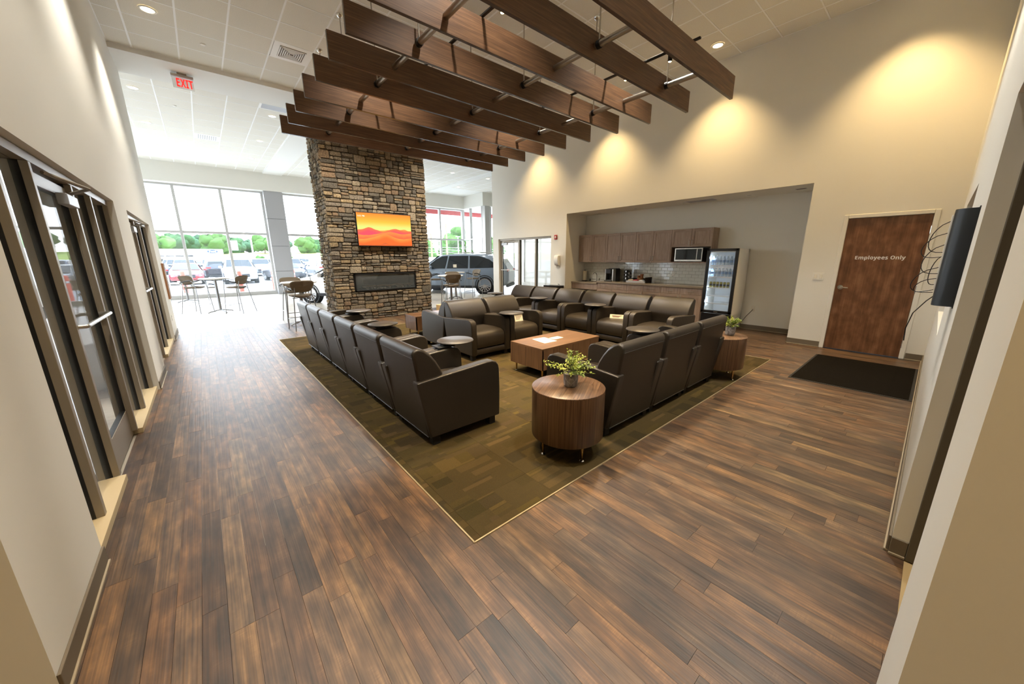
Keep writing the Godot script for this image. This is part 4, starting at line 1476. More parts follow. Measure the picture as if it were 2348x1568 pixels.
	sp(sk, 8.43, 8.78, 0.66, 0.665, -6.85, -6.35)
	for q in [[8.43, 8.435, -6.85, -6.35], [8.775, 8.78, -6.85, -6.35], [8.43, 8.78, -6.85, -6.845], [8.43, 8.78, -6.355, -6.35]]:
		sp(sk, q[0], q[1], 0.665, 0.82, q[2], q[3])
	part(ct, "sink_bowl", sk, M.steel)
	var fa := thing("faucet", "chrome gooseneck faucet behind the sink", "faucet", Vector3(8.83, 0.862, -6.5))
	part(fa, "base_ring", MB.new().lathe([Vector2(0, 0.012), Vector2(0.025, 0.01), Vector2(0.028, 0)], Vector3.ZERO, 14), M.chrome)
	var arc := [Vector3(0, 0.0, 0), Vector3(0, 0.17, 0)]
	for k in 9:
		var a := PI * k / 8.0
		arc.append(Vector3(-0.075 + 0.075 * cos(a), 0.17 + 0.075 * sin(a), -0.04 * k / 8.0))
	arc.append(Vector3(-0.15, 0.13, -0.04))
	part(fa, "spout", MB.new().tube(arc, 0.011, 10), M.chrome)
	part(fa, "lever", MB.new().tube([Vector3(0, 0.02, 0.09), Vector3(0, 0.06, 0.09), Vector3(-0.03, 0.085, 0.12)], 0.009, 8), M.chrome)
	var so := thing("soap_pump", "small dark soap pump beside the sink", "soap pump", Vector3(8.8, 0.862, -6.72))
	part(so, "bottle", MB.new().lathe([Vector2(0, 0), Vector2(0.024, 0), Vector2(0.026, 0.01), Vector2(0.024, 0.045), Vector2(0.01, 0.056), Vector2(0.008, 0.07)], Vector3.ZERO, 14), M.black_plastic)
	part(so, "nozzle", MB.new().tube([Vector3(0, 0.06, 0), Vector3(0, 0.085, 0), Vector3(-0.04, 0.08, 0)], 0.005, 6), M.chrome)
	var pt := thing("paper_towel", "roll of paper towel upright on a holder", "paper towel", Vector3(8.76, 0.862, -6.89))
	part(pt, "holder_base", MB.new().lathe([Vector2(0, 0.014), Vector2(0.075, 0.012), Vector2(0.08, 0.0)], Vector3.ZERO, 20), M.black_metal)
	part(pt, "roll", MB.new().lathe([Vector2(0.02, 0.016), Vector2(0.056, 0.016), Vector2(0.058, 0.02), Vector2(0.058, 0.286), Vector2(0.056, 0.29), Vector2(0.02, 0.29)], Vector3.ZERO, 22), M.paper)
	part(pt, "post", MB.new().lathe([Vector2(0.006, 0.0), Vector2(0.006, 0.315), Vector2(0.014, 0.32), Vector2(0.0, 0.332)], Vector3.ZERO, 10), M.black_metal)
	# backsplash
	var bs := struct("trim_6", "glossy white subway tile backsplash above the counter", null, null)
	part(bs, "grout_bed", sp(MB.new(), 8.906, 8.914, 0.906, 1.413, -7.02, -3.29), M.subway_grout)
	var tm := MB.new().box(Vector3.ZERO, Vector3(0.008, 0.0735, 0.1505), 0.003).mesh()
	var th := MB.new().box(Vector3.ZERO, Vector3(0.008, 0.0735, 0.0745), 0.003).mesh()
	var nrow := 0
	var y := 0.908
	while y < 1.40:
		var z := -7.015
		if nrow % 2:
			part(bs, "tile", th, M.subway, Vector3(8.9035, y + 0.037, z + 0.038))
			z += 0.0765
		while z + 0.152 < -3.28:
			var tt := part(bs, "tile", tm, M.subway, Vector3(8.9035, y + 0.037, z + 0.0765))
			tt.rotation = Vector3(0, rng.randf_range(-0.006, 0.006), rng.randf_range(-0.01, 0.01))
			z += 0.153
		y += 0.0765
		nrow += 1
	outlet(Vector3(8.9, 1.15, -4.25), -PI / 2, "white double outlet plate in the tile backsplash")
	outlet(Vector3(8.915, 0.455, -2.44), -PI / 2, "white outlet plate low on the niche wall beside the fridge")
	# counter things
	var cm := thing("coffee_machine", "silver and black pod coffee machine on the counter", "coffee machine", Vector3(8.58, 0.906, -5.82))
	part(cm, "tower", MB.new().prism([Vector2(-0.13, 0.0), Vector2(0.14, 0.0), Vector2(0.14, 0.32), Vector2(0.11, 0.345), Vector2(-0.1, 0.345), Vector2(-0.13, 0.32)], -0.02, 0.2, 0.012), M.black_plastic)
	part(cm, "silver_side", sp(MB.new(), -0.13, 0.0, 0.0, 0.335, 0.085, 0.135, 0.012), M.steel)
	part(cm, "silver_side", sp(MB.new(), -0.13, 0.0, 0.0, 0.335, -0.135, -0.1, 0.012), M.steel)
	part(cm, "brew_head", MB.new().prism([Vector2(-0.1, 0.2), Vector2(0.085, 0.2), Vector2(0.085, 0.335), Vector2(-0.1, 0.335)], -0.17, -0.02, 0.025), M.black_plastic)
	part(cm, "drip_tray", sp(MB.new(), -0.2, -0.02, 0.0, 0.03, -0.11, 0.11, 0.008), M.black_plastic)
	part(cm, "drip_grate", sp(MB.new(), -0.19, -0.03, 0.03, 0.034, -0.09, 0.09, 0.001), M.steel)
	part(cm, "water_panel", sp(MB.new(), -0.03, -0.021, 0.04, 0.2, -0.09, 0.08, 0.003), M.dark_glass)
	var rk := thing("pod_rack", "dark wire rack filled with coffee pods", "pod rack", Vector3(8.66, 0.906, -5.37))
	part(rk, "rack_frame", MB.new().lathe([Vector2(0, 0), Vector2(0.1, 0), Vector2(0.1, 0.012), Vector2(0.012, 0.014), Vector2(0.012, 0.3), Vector2(0.1, 0.302), Vector2(0.1, 0.312), Vector2(0, 0.315)], Vector3.ZERO, 18), M.black_metal)
	for a in 8:
		for k in 6:
			var ang := TAU * a / 8.0
			var p := MB.new()
			p.xf = Transform3D(Basis(Vector3.UP, -ang), Vector3.ZERO)
			p.tube([Vector3(0.06, 0.04 + k * 0.046, 0), Vector3(0.105, 0.044 + k * 0.046, 0)], 0.019, 9)
			part(rk, "pod", p, M.stool_metal if (a + k) % 2 else M.black_plastic)
	var tr := thing("snack_tray", "dark woven tray holding snacks on the counter", "tray", Vector3(8.62, 0.906, -5.02))
	var tb := MB.new()
	sp(tb, -0.15, 0.15, 0.0, 0.012, -0.27, 0.27, 0.004)
	part(tr, "tray_base", tb, M.black_plastic)
	for q in [[-0.16, -0.14, -0.28, 0.28, 0.05], [0.14, 0.16, -0.28, 0.28, 0.1], [-0.16, 0.16, 0.26, 0.28, 0.14], [-0.16, 0.16, -0.28, -0.26, 0.06]]:
		part(tr, "tray_side", sp(MB.new(), q[0], q[1], 0.0, q[4], q[2], q[3], 0.004), M.panel_gray if q[4] < 0.06 else M.toe)
	var goods := [["snack_bag", "pink snack packet in the woven tray", rgb(196, 82, 90), Vector3(8.55, 0.955, -5.05)], ["snack_bag", "cream snack packet in the woven tray", rgb(226, 208, 176), Vector3(8.56, 0.955, -5.2)], ["snack_bag", "white sugar packet pile in the woven tray", rgb(232, 232, 234), Vector3(8.55, 0.95, -4.88)]]
	for g in goods:
		var gm := mat("snack_" + str(M.size()), g[2], 0.6)
		single(g[0], g[1], "snack packet", MB.new().ball(Vector3.ZERO, Vector3(0.07, 0.035, 0.085), 10, 6, noise(6, 0.6), 0.4), gm, g[3])
	var bk := mat("basket_tan", rgb(176, 124, 78), 0.8)
	var bs2 := thing("cup_basket", "tan basket with stacked brown cups in the tray", "basket", Vector3(8.66, 0.92, -5.0))
	part(bs2, "bowl", MB.new().lathe([Vector2(0, 0.0), Vector2(0.05, 0.0), Vector2(0.085, 0.11), Vector2(0.08, 0.11), Vector2(0.046, 0.008)], Vector3.ZERO, 16), bk)
	part(bs2, "cup_stack", MB.new().lathe([Vector2(0.03, 0.06), Vector2(0.045, 0.2), Vector2(0.041, 0.2), Vector2(0.03, 0.08)], Vector3(0.0, 0, 0.04), 14), mat("cup_brown", rgb(140, 86, 52), 0.7))
	part(bs2, "cup_stack", MB.new().lathe([Vector2(0.03, 0.06), Vector2(0.043, 0.16), Vector2(0.04, 0.16), Vector2(0.03, 0.08)], Vector3(0.01, 0, -0.05), 14), M.cup_brown)
	single("jar", "small clear glass jar beside the snack tray", "jar", MB.new().lathe([Vector2(0, 0), Vector2(0.035, 0), Vector2(0.038, 0.01), Vector2(0.038, 0.09), Vector2(0.03, 0.1), Vector2(0.03, 0.11), Vector2(0.0, 0.112)], Vector3.ZERO, 16), M.exit_plate, Vector3(8.66, 0.906, -4.64))
	# fridge
	var FX := 8.2
	var fz0 := -3.235
	var fz1 := -2.64
	var f := thing("fridge", "tall glass door drinks fridge with black frame and white side", "fridge", Vector3.ZERO)
	var sh := MB.new()
	sp(sh, FX + 0.06, 8.86, 0.06, 1.70, fz0, fz0 + 0.03, 0.003)
	sp(sh, FX + 0.06, 8.86, 0.06, 1.70, fz1 - 0.03, fz1, 0.003)
	sp(sh, FX + 0.06, 8.86, 1.64, 1.71, fz0, fz1, 0.003)
	sp(sh, 8.80, 8.86, 0.06, 1.70, fz0, fz1, 0.003)
	sp(sh, FX + 0.06, 8.86, 0.06, 0.36, fz0, fz1, 0.003)
	part(f, "body", sh, M.white_plastic)
	part(f, "grille", sp(MB.new(), FX + 0.03, FX + 0.06, 0.07, 0.36, fz0 + 0.005, fz1 - 0.005, 0.006), M.black_plastic)
	part(f, "inner_lining", sp(MB.new(), 8.785, 8.80, 0.36, 1.64, fz0 + 0.03, fz1 - 0.03), M.white_metal)
	var dr := MB.new()
	sp(dr, FX, FX + 0.055, 0.37, 1.715, fz0, fz0 + 0.055, 0.006)
	sp(dr, FX, FX + 0.055, 0.37, 1.715, fz1 - 0.055, fz1, 0.006)
	sp(dr, FX, FX + 0.055, 1.665, 1.715, fz0, fz1, 0.006)
	sp(dr, FX, FX + 0.055, 0.37, 0.43, fz0, fz1, 0.006)
	var fd := part(f, "door_frame", dr, M.black_plastic)
	part(fd, "door_glass", sp(MB.new(), FX + 0.02, FX + 0.026, 0.43, 1.665, fz0 + 0.05, fz1 - 0.05), M.glass)
	text(fd, "print", "Complimentary Refreshments", 0.036, M.white_ink, Vector3(FX + 0.018, 1.325, -2.93), Vector3(0, -PI / 2, 0), 0.001)
	text(fd, "print", "for our guests", 0.036, M.white_ink, Vector3(FX + 0.018, 1.285, -2.93), Vector3(0, -PI / 2, 0), 0.001)
	part(fd, "badge", MB.new().box(Vector3(FX - 0.002, 0.4, -2.93), Vector3(0.004, 0.014, 0.08), 0.001), M.steel)
	part(f, "lamp_tube", sp(MB.new(), FX + 0.07, FX + 0.085, 0.45, 1.6, fz0 + 0.032, fz0 + 0.045), M.fridge_glow)
	var shelves := [1.37, 1.13, 0.90, 0.73, 0.57]
	for sy in shelves:
		var s := MB.new()
		sp(s, FX + 0.09, FX + 0.098, sy - 0.012, sy + 0.012, fz0 + 0.035, fz1 - 0.035, 0.002)
		for k in 13:
			sp(s, FX + 0.09, 8.78, sy - 0.004, sy, fz0 + 0.045 + k * 0.041, fz0 + 0.049 + k * 0.041)
		part(f, "shelf", s, M.white_metal)
	for l in 4:
		var lt := OmniLight3D.new()
		lt.name = "light"
		lt.position = Vector3(FX + 0.16, 0.6 + l * 0.31, fz0 + 0.09)
		lt.light_color = Color(0.82, 0.91, 1.0)
		lt.light_energy = 0.02
		lt.light_size = 0.02
		lt.omni_range = 3.0
		lt.omni_attenuation = 2.0
		lt.shadow_enabled = true
		f.add_child(lt)
	var wb := mat("water_blue", Color(0.75, 0.86, 0.95, 0.5), 0.08, 0.0, {"transparency": BaseMaterial3D.TRANSPARENCY_ALPHA})
	var bl := mat("bottle_label", rgb(96, 140, 190), 0.5)
	var proto: Node3D = null
	for row in 2:
		for k in 7:
			var at := Vector3(FX + 0.16, shelves[row] + 0.012, fz0 + 0.085 + k * 0.07)
			if proto == null:
				proto = thing("water_bottle", "clear water bottle with blue label on an upper fridge shelf", "bottle", at, 0.0, "water bottles in the fridge")
				part(proto, "bottle", MB.new().lathe([Vector2(0, 0), Vector2(0.028, 0), Vector2(0.03, 0.008), Vector2(0.03, 0.12), Vector2(0.012, 0.165), Vector2(0.012, 0.18)], Vector3.ZERO, 12), wb)
				part(proto, "label_band", MB.new().lathe([Vector2(0.0305, 0.05), Vector2(0.0305, 0.1)], Vector3.ZERO, 12), bl)
				part(proto, "cap", MB.new().lathe([Vector2(0.013, 0.178), Vector2(0.013, 0.195), Vector2(0, 0.195)], Vector3.ZERO, 10), M.white_plastic)
			else:
				copy(proto, at)
	var can_m := mat("can_gold", rgb(150, 140, 60), 0.3, 0.6)
	var can: Node3D = null
	for k in 6:
		var at := Vector3(FX + 0.15, 0.912, fz0 + 0.09 + k * 0.068)
		if can == null:
			can = thing("drink_can", "small dark drink can with yellow green label on the middle fridge shelf", "can", at, 0.0, "drink cans in the fridge")
			part(can, "body", MB.new().lathe([Vector2(0, 0), Vector2(0.024, 0), Vector2(0.028, 0.008), Vector2(0.028, 0.105), Vector2(0.022, 0.115)], Vector3.ZERO, 12), can_m)
			part(can, "lid", MB.new().lathe([Vector2(0.023, 0.114), Vector2(0.021, 0.112), Vector2(0, 0.112)], Vector3.ZERO, 12), M.steel)
			part(can, "label_band", MB.new().lathe([Vector2(0.0285, 0.03), Vector2(0.0285, 0.07)], Vector3.ZERO, 12), M.black_plastic)
		else:
			copy(can, at)
	var cd := [Vector3(8.895, 0.44, -2.44), Vector3(8.85, 0.42, -2.44), Vector3(8.82, 0.3, -2.52), Vector3(8.83, 0.16, -2.6), Vector3(8.85, 0.1, -2.636)]
	part(f, "power_cord", MB.new().tube(cd, 0.006, 6), M.black_plastic)
	# niche ceiling fittings
	for z in [-6.3, -5.2, -4.0, -2.7]:
		downlight(Vector3(8.55, 2.745, z), 0.045, "small unlit round downlight in the niche ceiling", "small downlights in the niche ceiling", 0.0, 50.0, M.panel_gray, WARM)
	var nv := thing("niche_grille", "flat rectangular air grille in the niche ceiling", "vent", Vector3(8.5, 2.742, -3.6))
	part(nv, "frame", MB.new().box(Vector3.ZERO, Vector3(0.32, 0.008, 0.62), 0.002), M.paint_white)
	for k in 7:
		part(nv, "louvre", MB.new().box(Vector3(-0.12 + 0.04 * k, -0.006, 0), Vector3(0.012, 0.006, 0.56), 0.001), M.panel_gray)
	var sw := thing("niche_sensor", "small dark slot fitting in the niche ceiling by the door side", "sensor", Vector3(8.5, 2.742, -1.86))
	part(sw, "plate", MB.new().box(Vector3.ZERO, Vector3(0.07, 0.006, 0.16), 0.002), M.panel_gray)
	part(sw, "slot", MB.new().box(Vector3(0, -0.003, 0), Vector3(0.04, 0.004, 0.13), 0.001), M.cabinet_groove)

func outlet(at: Vector3, turn: float, label: String) -> Node3D:
	var o := thing("wall_outlet", label, "outlet", at, turn)
	part(o, "plate", MB.new().box(Vector3(0, 0, 0.003), Vector3(0.072, 0.116, 0.006), 0.003), M.ivory_plastic)
	for y in [-0.027, 0.027]:
		var s := part(o, "socket", MB.new().box(Vector3(0, y, 0.007), Vector3(0.034, 0.03, 0.003), 0.002), M.white_plastic)
		part(s, "slot", MB.new().box(Vector3(-0.007, y + 0.003, 0.009), Vector3(0.002, 0.009, 0.001)), M.black_plastic)
		part(s, "slot", MB.new().box(Vector3(0.007, y + 0.003, 0.009), Vector3(0.002, 0.009, 0.001)), M.black_plastic)
	return o

# ---------------------------------------------------------------- wooden door wall
func build_door_wall() -> void:
	var d := struct("door_1", "flush brown wood door lettered for staff in a cream frame", null, null)
	var b := MB.new()
	b.grain = 1
	var leaf := part(d, "leaf", sp(b, 8.025, 8.07, 0.012, 2.132, -1.063, -0.165, 0.002), M.door_wood)
	for q in [[-1.123, -1.066, 0.0, 2.19], [-0.162, -0.105, 0.0, 2.19]]:
		part(d, "jamb", sp(MB.new(), 7.999, 8.1, q[2], q[3], q[0], q[1], 0.006), M.paint)
	part(d, "head", sp(MB.new(), 7.999, 8.1, 2.135, 2.19, -1.066, -0.162, 0.006), M.paint)
	for y in [1.913, 1.062, 0.221]:
		part(d, "hinge", MB.new().tube([Vector3(8.012, y - 0.055, -0.158), Vector3(8.012, y + 0.055, -0.158)], 0.011, 10), M.chrome)
	var h := part(d, "rose", MB.new().tube([Vector3(8.025, 1.05, -1.0), Vector3(8.008, 1.05, -1.0)], 0.036, 18), M.chrome)
	part(h, "lever", MB.new().tube([Vector3(8.01, 1.05, -1.0), Vector3(7.975, 1.05, -1.0), Vector3(7.967, 1.05, -0.985), Vector3(7.967, 1.046, -0.9)], 0.01, 10), M.chrome)
	text(leaf, "lettering", "Employees Only", 0.073, M.white_ink, Vector3(8.024, 1.525, -0.622), Vector3(0, -PI / 2, 0), 0.0015, "Droid Sans", true, true)
	# light switch
	var s := thing("light_switch", "white double switch plate between niche and wooden door", "light switch", Vector3(8.015, 1.215, -1.31), -PI / 2)
	part(s, "plate", MB.new().box(Vector3(0, 0, 0.003), Vector3(0.15, 0.12, 0.007), 0.003), M.white_plastic)
	for x in [-0.035, 0.035]:
		part(s, "rocker", MB.new().box(Vector3(x, 0, 0.007), Vector3(0.036, 0.068, 0.006), 0.002), M.ivory_plastic)
	# door mat
	var m := thing("door_mat", "black bristle door mat in front of the wooden door", "door mat", Vector3(6.54, 0.0, -0.49))
	part(m, "pile", MB.new().box(Vector3(0, 0.007, 0), Vector3(1.66, 0.008, 1.06), 0.002), M.mat_black)
	part(m, "rubber_edge", MB.new().box(Vector3(0, 0.003, 0), Vector3(1.71, 0.006, 1.11), 0.002), M.mat_edge)
	# soap dispenser and alarm on the wall beside the glazed door
	var sd := thing("hand_dispenser", "white hand sanitiser dispenser on the wall beside the glazed door", "dispenser", Vector3(8.015, 1.46, -7.31), -PI / 2)
	part(sd, "cover", MB.new().prism([Vector2(0, -0.15), Vector2(0.07, -0.13), Vector2(0.11, -0.04), Vector2(0.115, 0.08), Vector2(0.09, 0.15), Vector2(0.0, 0.155)], -0.08, 0.08, 0.012), M.white_plastic)
	part(sd, "nozzle", MB.new().lathe([Vector2(0.0, -0.17), Vector2(0.018, -0.168), Vector2(0.022, -0.14)], Vector3(0, 0, 0.05), 12), M.ivory_plastic)
	var fa := thing("fire_alarm", "small red fire alarm strobe high beside the glazed door", "fire alarm", Vector3(8.015, 2.13, -7.41), -PI / 2)
	part(fa, "body", MB.new().box(Vector3(0, 0, 0.018), Vector3(0.1, 0.13, 0.036), 0.008), M.red_plastic)
	part(fa, "strobe", MB.new().ball(Vector3(0.012, 0.0, 0.036), Vector3(0.025, 0.035, 0.014), 10, 6), M.white_plastic)
	# long dark planter shelf below the dispenser
	var pl := thing("drinking_fountain", "dark shiny wall basin below the hand sanitiser dispenser", "wall basin", Vector3(8.015, 0.72, -7.32), -PI / 2)
	part(pl, "basin", MB.new().prism([Vector2(0, -0.2), Vector2(0.2, -0.1), Vector2(0.32, -0.03), Vector2(0.33, 0.03), Vector2(0.0, 0.03)], -0.27, 0.27, 0.015), M.black_plastic)
	part(pl, "bowl_rim", MB.new().lathe([Vector2(0.13, 0.03), Vector2(0.14, 0.038), Vector2(0.12, 0.036), Vector2(0.0, 0.032)], Vector3(0, 0, 0.17), 18, 1.4, 0.9), M.dark_glass)
	part(pl, "bubbler", MB.new().tube([Vector3(0.17, 0.03, 0.1), Vector3(0.17, 0.06, 0.1), Vector3(0.15, 0.075, 0.14)], 0.01, 8), M.chrome)
	# charging station on the near wall
	var cs := thing("charging_station", "tall black curved phone charging station on the near wall", "charging station", Vector3(3.02, 1.55, 0.088))
	# body: rounded box whose curved flank faces the room entrance
	var body := MB.new()
	var ring := [Vector2(0.0, 0.0), Vector2(-0.0, -0.02), Vector2(0.008, -0.045), Vector2(0.022, -0.064), Vector2(0.042, -0.076), Vector2(0.07, -0.08), Vector2(0.34, -0.08), Vector2(0.36, -0.06), Vector2(0.36, 0.0)]
	var lo := []
	var hi := []
	for q in ring:
		lo.append(Vector3(q.x, -0.252, q.y))
		hi.append(Vector3(q.x, 0.252, q.y))
	body.grid([hi, lo])
	body.flat(hi, Vector3.UP)
	body.flat(lo, Vector3.DOWN)
	part(cs, "shell", body, M.charge_black)
	part(cs, "wall_plate", MB.new().box(Vector3(0.18, 0, -0.002), Vector3(0.37, 0.52, 0.004)), M.black_plastic)
	part(cs, "port_strip", MB.new().box(Vector3(0.16, 0.03, -0.083), Vector3(0.05, 0.4, 0.008), 0.002), M.white_plastic)
	var r := RandomNumberGenerator.new()
	r.seed = 21
	for k in 6:
		var y0 := 0.2 - k * 0.062
		var drop := r.randf_range(0.06, 0.17)
		var out := r.randf_range(0.03, 0.1)
		var pts := []
		for j in 11:
			var t := j / 10.0
			pts.append(Vector3(0.15 + 0.015 * sin(k + t * 3.0), y0 - drop * t - 0.06 * sin(PI * t) * t, -0.084 - out * pow(sin(PI * t), 0.7)))
		part(cs, "cable", MB.new().tube(pts, 0.0022, 5), M.black_plastic)
	part(cs, "power_lead", MB.new().tube([Vector3(0.15, -0.2, -0.07), Vector3(0.15, -0.24, -0.1), Vector3(0.2, -0.32, -0.14), Vector3(0.24, -0.42, -0.155), Vector3(0.25, -0.5, -0.15)], 0.0028, 6), M.black_plastic)

# ---------------------------------------------------------------- lounge seating
var chair0: Node3D

func make_chair() -> Node3D:
	var t := thing("lounge_armchair", "dark leather lounge armchair", "armchair")
	var back := MB.new().prism([Vector2(-0.008, 0.085), Vector2(-0.098, 0.77), Vector2(-0.108, 0.82), Vector2(-0.1, 0.848), Vector2(-0.076, 0.866), Vector2(-0.045, 0.868), Vector2(0.0, 0.848), Vector2(0.05, 0.805), Vector2(0.1, 0.74), Vector2(0.14, 0.67), Vector2(0.158, 0.62), Vector2(0.158, 0.585), Vector2(0.14, 0.52), Vector2(0.11, 0.42), Vector2(0.1, 0.085)], -0.357, 0.357, 0.024, 0.75)
	var bk := part(t, "backrest", back, M.leather)
	part(bk, "seam", MB.new().tube([Vector3(-0.335, 0.79, -0.1025), Vector3(0.335, 0.79, -0.1025)], 0.0035, 6), M.leather_seam)
	part(bk, "piping", MB.new().tube([Vector3(-0.34, 0.083, -0.008), Vector3(0.34, 0.083, -0.008)], 0.005, 6), M.leather)
	var seat := MB.new().prism([Vector2(0.09, 0.172), Vector2(0.69, 0.172), Vector2(0.72, 0.195), Vector2(0.732, 0.26), Vector2(0.73, 0.34), Vector2(0.715, 0.39), Vector2(0.685, 0.418), Vector2(0.62, 0.436), Vector2(0.45, 0.444), Vector2(0.25, 0.44), Vector2(0.09, 0.43)], -0.279, 0.279, 0.018, 0.7)
	part(t, "seat_cushion", seat, M.leather)
	part(t, "apron", MB.new().prism([Vector2(0.03, 0.08), Vector2(0.705, 0.08), Vector2(0.712, 0.09), Vector2(0.712, 0.155), Vector2(0.705, 0.166), Vector2(0.03, 0.166)], -0.29, 0.29, 0.006), M.leather)
	var ap := [Vector2(0.002, 0.08), Vector2(-0.094, 0.575), Vector2(-0.09, 0.592), Vector2(-0.07, 0.598), Vector2(0.15, 0.614), Vector2(0.4, 0.63), Vector2(0.6, 0.643), Vector2(0.66, 0.641), Vector2(0.705, 0.622), Vector2(0.732, 0.59), Vector2(0.741, 0.55), Vector2(0.745, 0.36), Vector2(0.738, 0.09), Vector2(0.73, 0.08)]
	for s in [-1.0, 1.0]:
		var a := MB.new().prism(ap, 0.279 * s if s > 0 else -0.381, 0.381 if s > 0 else -0.279, 0.016, 0.7)
		part(t, "arm", a, M.leather)
		for z in [0.06, 0.66]:
			part(t, "foot", MB.new().box(Vector3(0.32 * s, 0.041, z), Vector3(0.07, 0.082, 0.07), 0.004), M.black_foot)
	return t

func tablet(ch: Node3D, side: float, fwd: float) -> void:
	var t := part(ch, "tablet_top", MB.new().lathe([Vector2(0, 0.68), Vector2(0.186, 0.68), Vector2(0.196, 0.684), Vector2(0.198, 0.69), Vector2(0.194, 0.697), Vector2(0.0, 0.698)], Vector3(0.383 * side, 0, fwd), 36), M.tablet_top)
	part(t, "swivel_post", MB.new().lathe([Vector2(0.05, 0.672), Vector2(0.05, 0.68), Vector2(0.018, 0.672), Vector2(0.014, 0.62)], Vector3(0.383 * side, 0, minf(fwd, 0.6)), 14), M.black_metal)
	part(t, "arm_plate", MB.new().box(Vector3(0.383 * side, 0.655, minf(fwd, 0.6) - 0.02), Vector3(0.16, 0.012, 0.2), 0.004), M.black_metal)
	part(t, "bracket", MB.new().tube([Vector3(0.383 * side, 0.668, minf(fwd, 0.6)), Vector3(0.383 * side, 0.674, fwd)], 0.012, 8), M.black_metal)

func round_table(at: Vector3, label: String, turn: float) -> void:
	var t := thing("side_table", label, "side table", at, turn, "round drum side tables")
	var R := 0.292
	var b := MB.new().lathe([Vector2(R - 0.004, 0.15), Vector2(R, 0.154), Vector2(R, 0.545)], Vector3.ZERO, 48)
	part(t, "drum", b, M.walnut)
	part(t, "drum_bottom", MB.new().lathe([Vector2(0, 0.152), Vector2(R - 0.004, 0.151)], Vector3.ZERO, 48), M.toe)
	part(t, "top", MB.new().lathe([Vector2(R, 0.545), Vector2(R + 0.001, 0.552), Vector2(R - 0.003, 0.556), Vector2(0, 0.556)], Vector3.ZERO, 48), M.walnut)
	for k in 4:
		var a := PI / 4 + PI / 2 * k
		var p := Vector3(cos(a), 0, sin(a)) * (R - 0.07)
		leg(t, p)

func leg(t: Node3D, p: Vector3) -> void:
	var l := part(t, "leg", MB.new().lathe([Vector2(0.009, 0.012), Vector2(0.017, 0.15)], p, 12), M.gold_leg)
	part(l, "glide", MB.new().lathe([Vector2(0, 0), Vector2(0.018, 0.0), Vector2(0.02, 0.004), Vector2(0.012, 0.012), Vector2(0.007, 0.014)], p, 12), M.chrome)

func box_table(x0: float, x1: float, z0: float, z1: float, label: String) -> void:
	var t := thing("coffee_table", label, "coffee table", Vector3((x0 + x1) * 0.5, 0.006, (z0 + z1) * 0.5), 0.0, "walnut box coffee tables")
	var w := (x1 - x0) * 0.5
	var d := (z1 - z0) * 0.5
	var b := MB.new()
	sp(b, -w, w, 0.13, 0.4, -d, -d + 0.02, 0.001)
	sp(b, -w, w, 0.13, 0.4, d - 0.02, d, 0.001)
	sp(b, -w, -w + 0.02, 0.13, 0.4, -d, d, 0.001)
	sp(b, w - 0.02, w, 0.13, 0.4, -d, d, 0.001)
	part(t, "side_panels", b, M.walnut)
	part(t, "bottom", sp(MB.new(), -w + 0.01, w - 0.01, 0.13, 0.15, -d + 0.01, d - 0.01), M.toe)
	var tp := MB.new()
	tp.grain = 0
	part(t, "top", sp(tp, -w, w, 0.396, 0.42, -d, d, 0.0015), M.walnut)
	for sx in [-1.0, 1.0]:
		for sz in [-1.0, 1.0]:
			leg(t, Vector3(sx * (w - 0.06), 0, sz * (d - 0.06)))

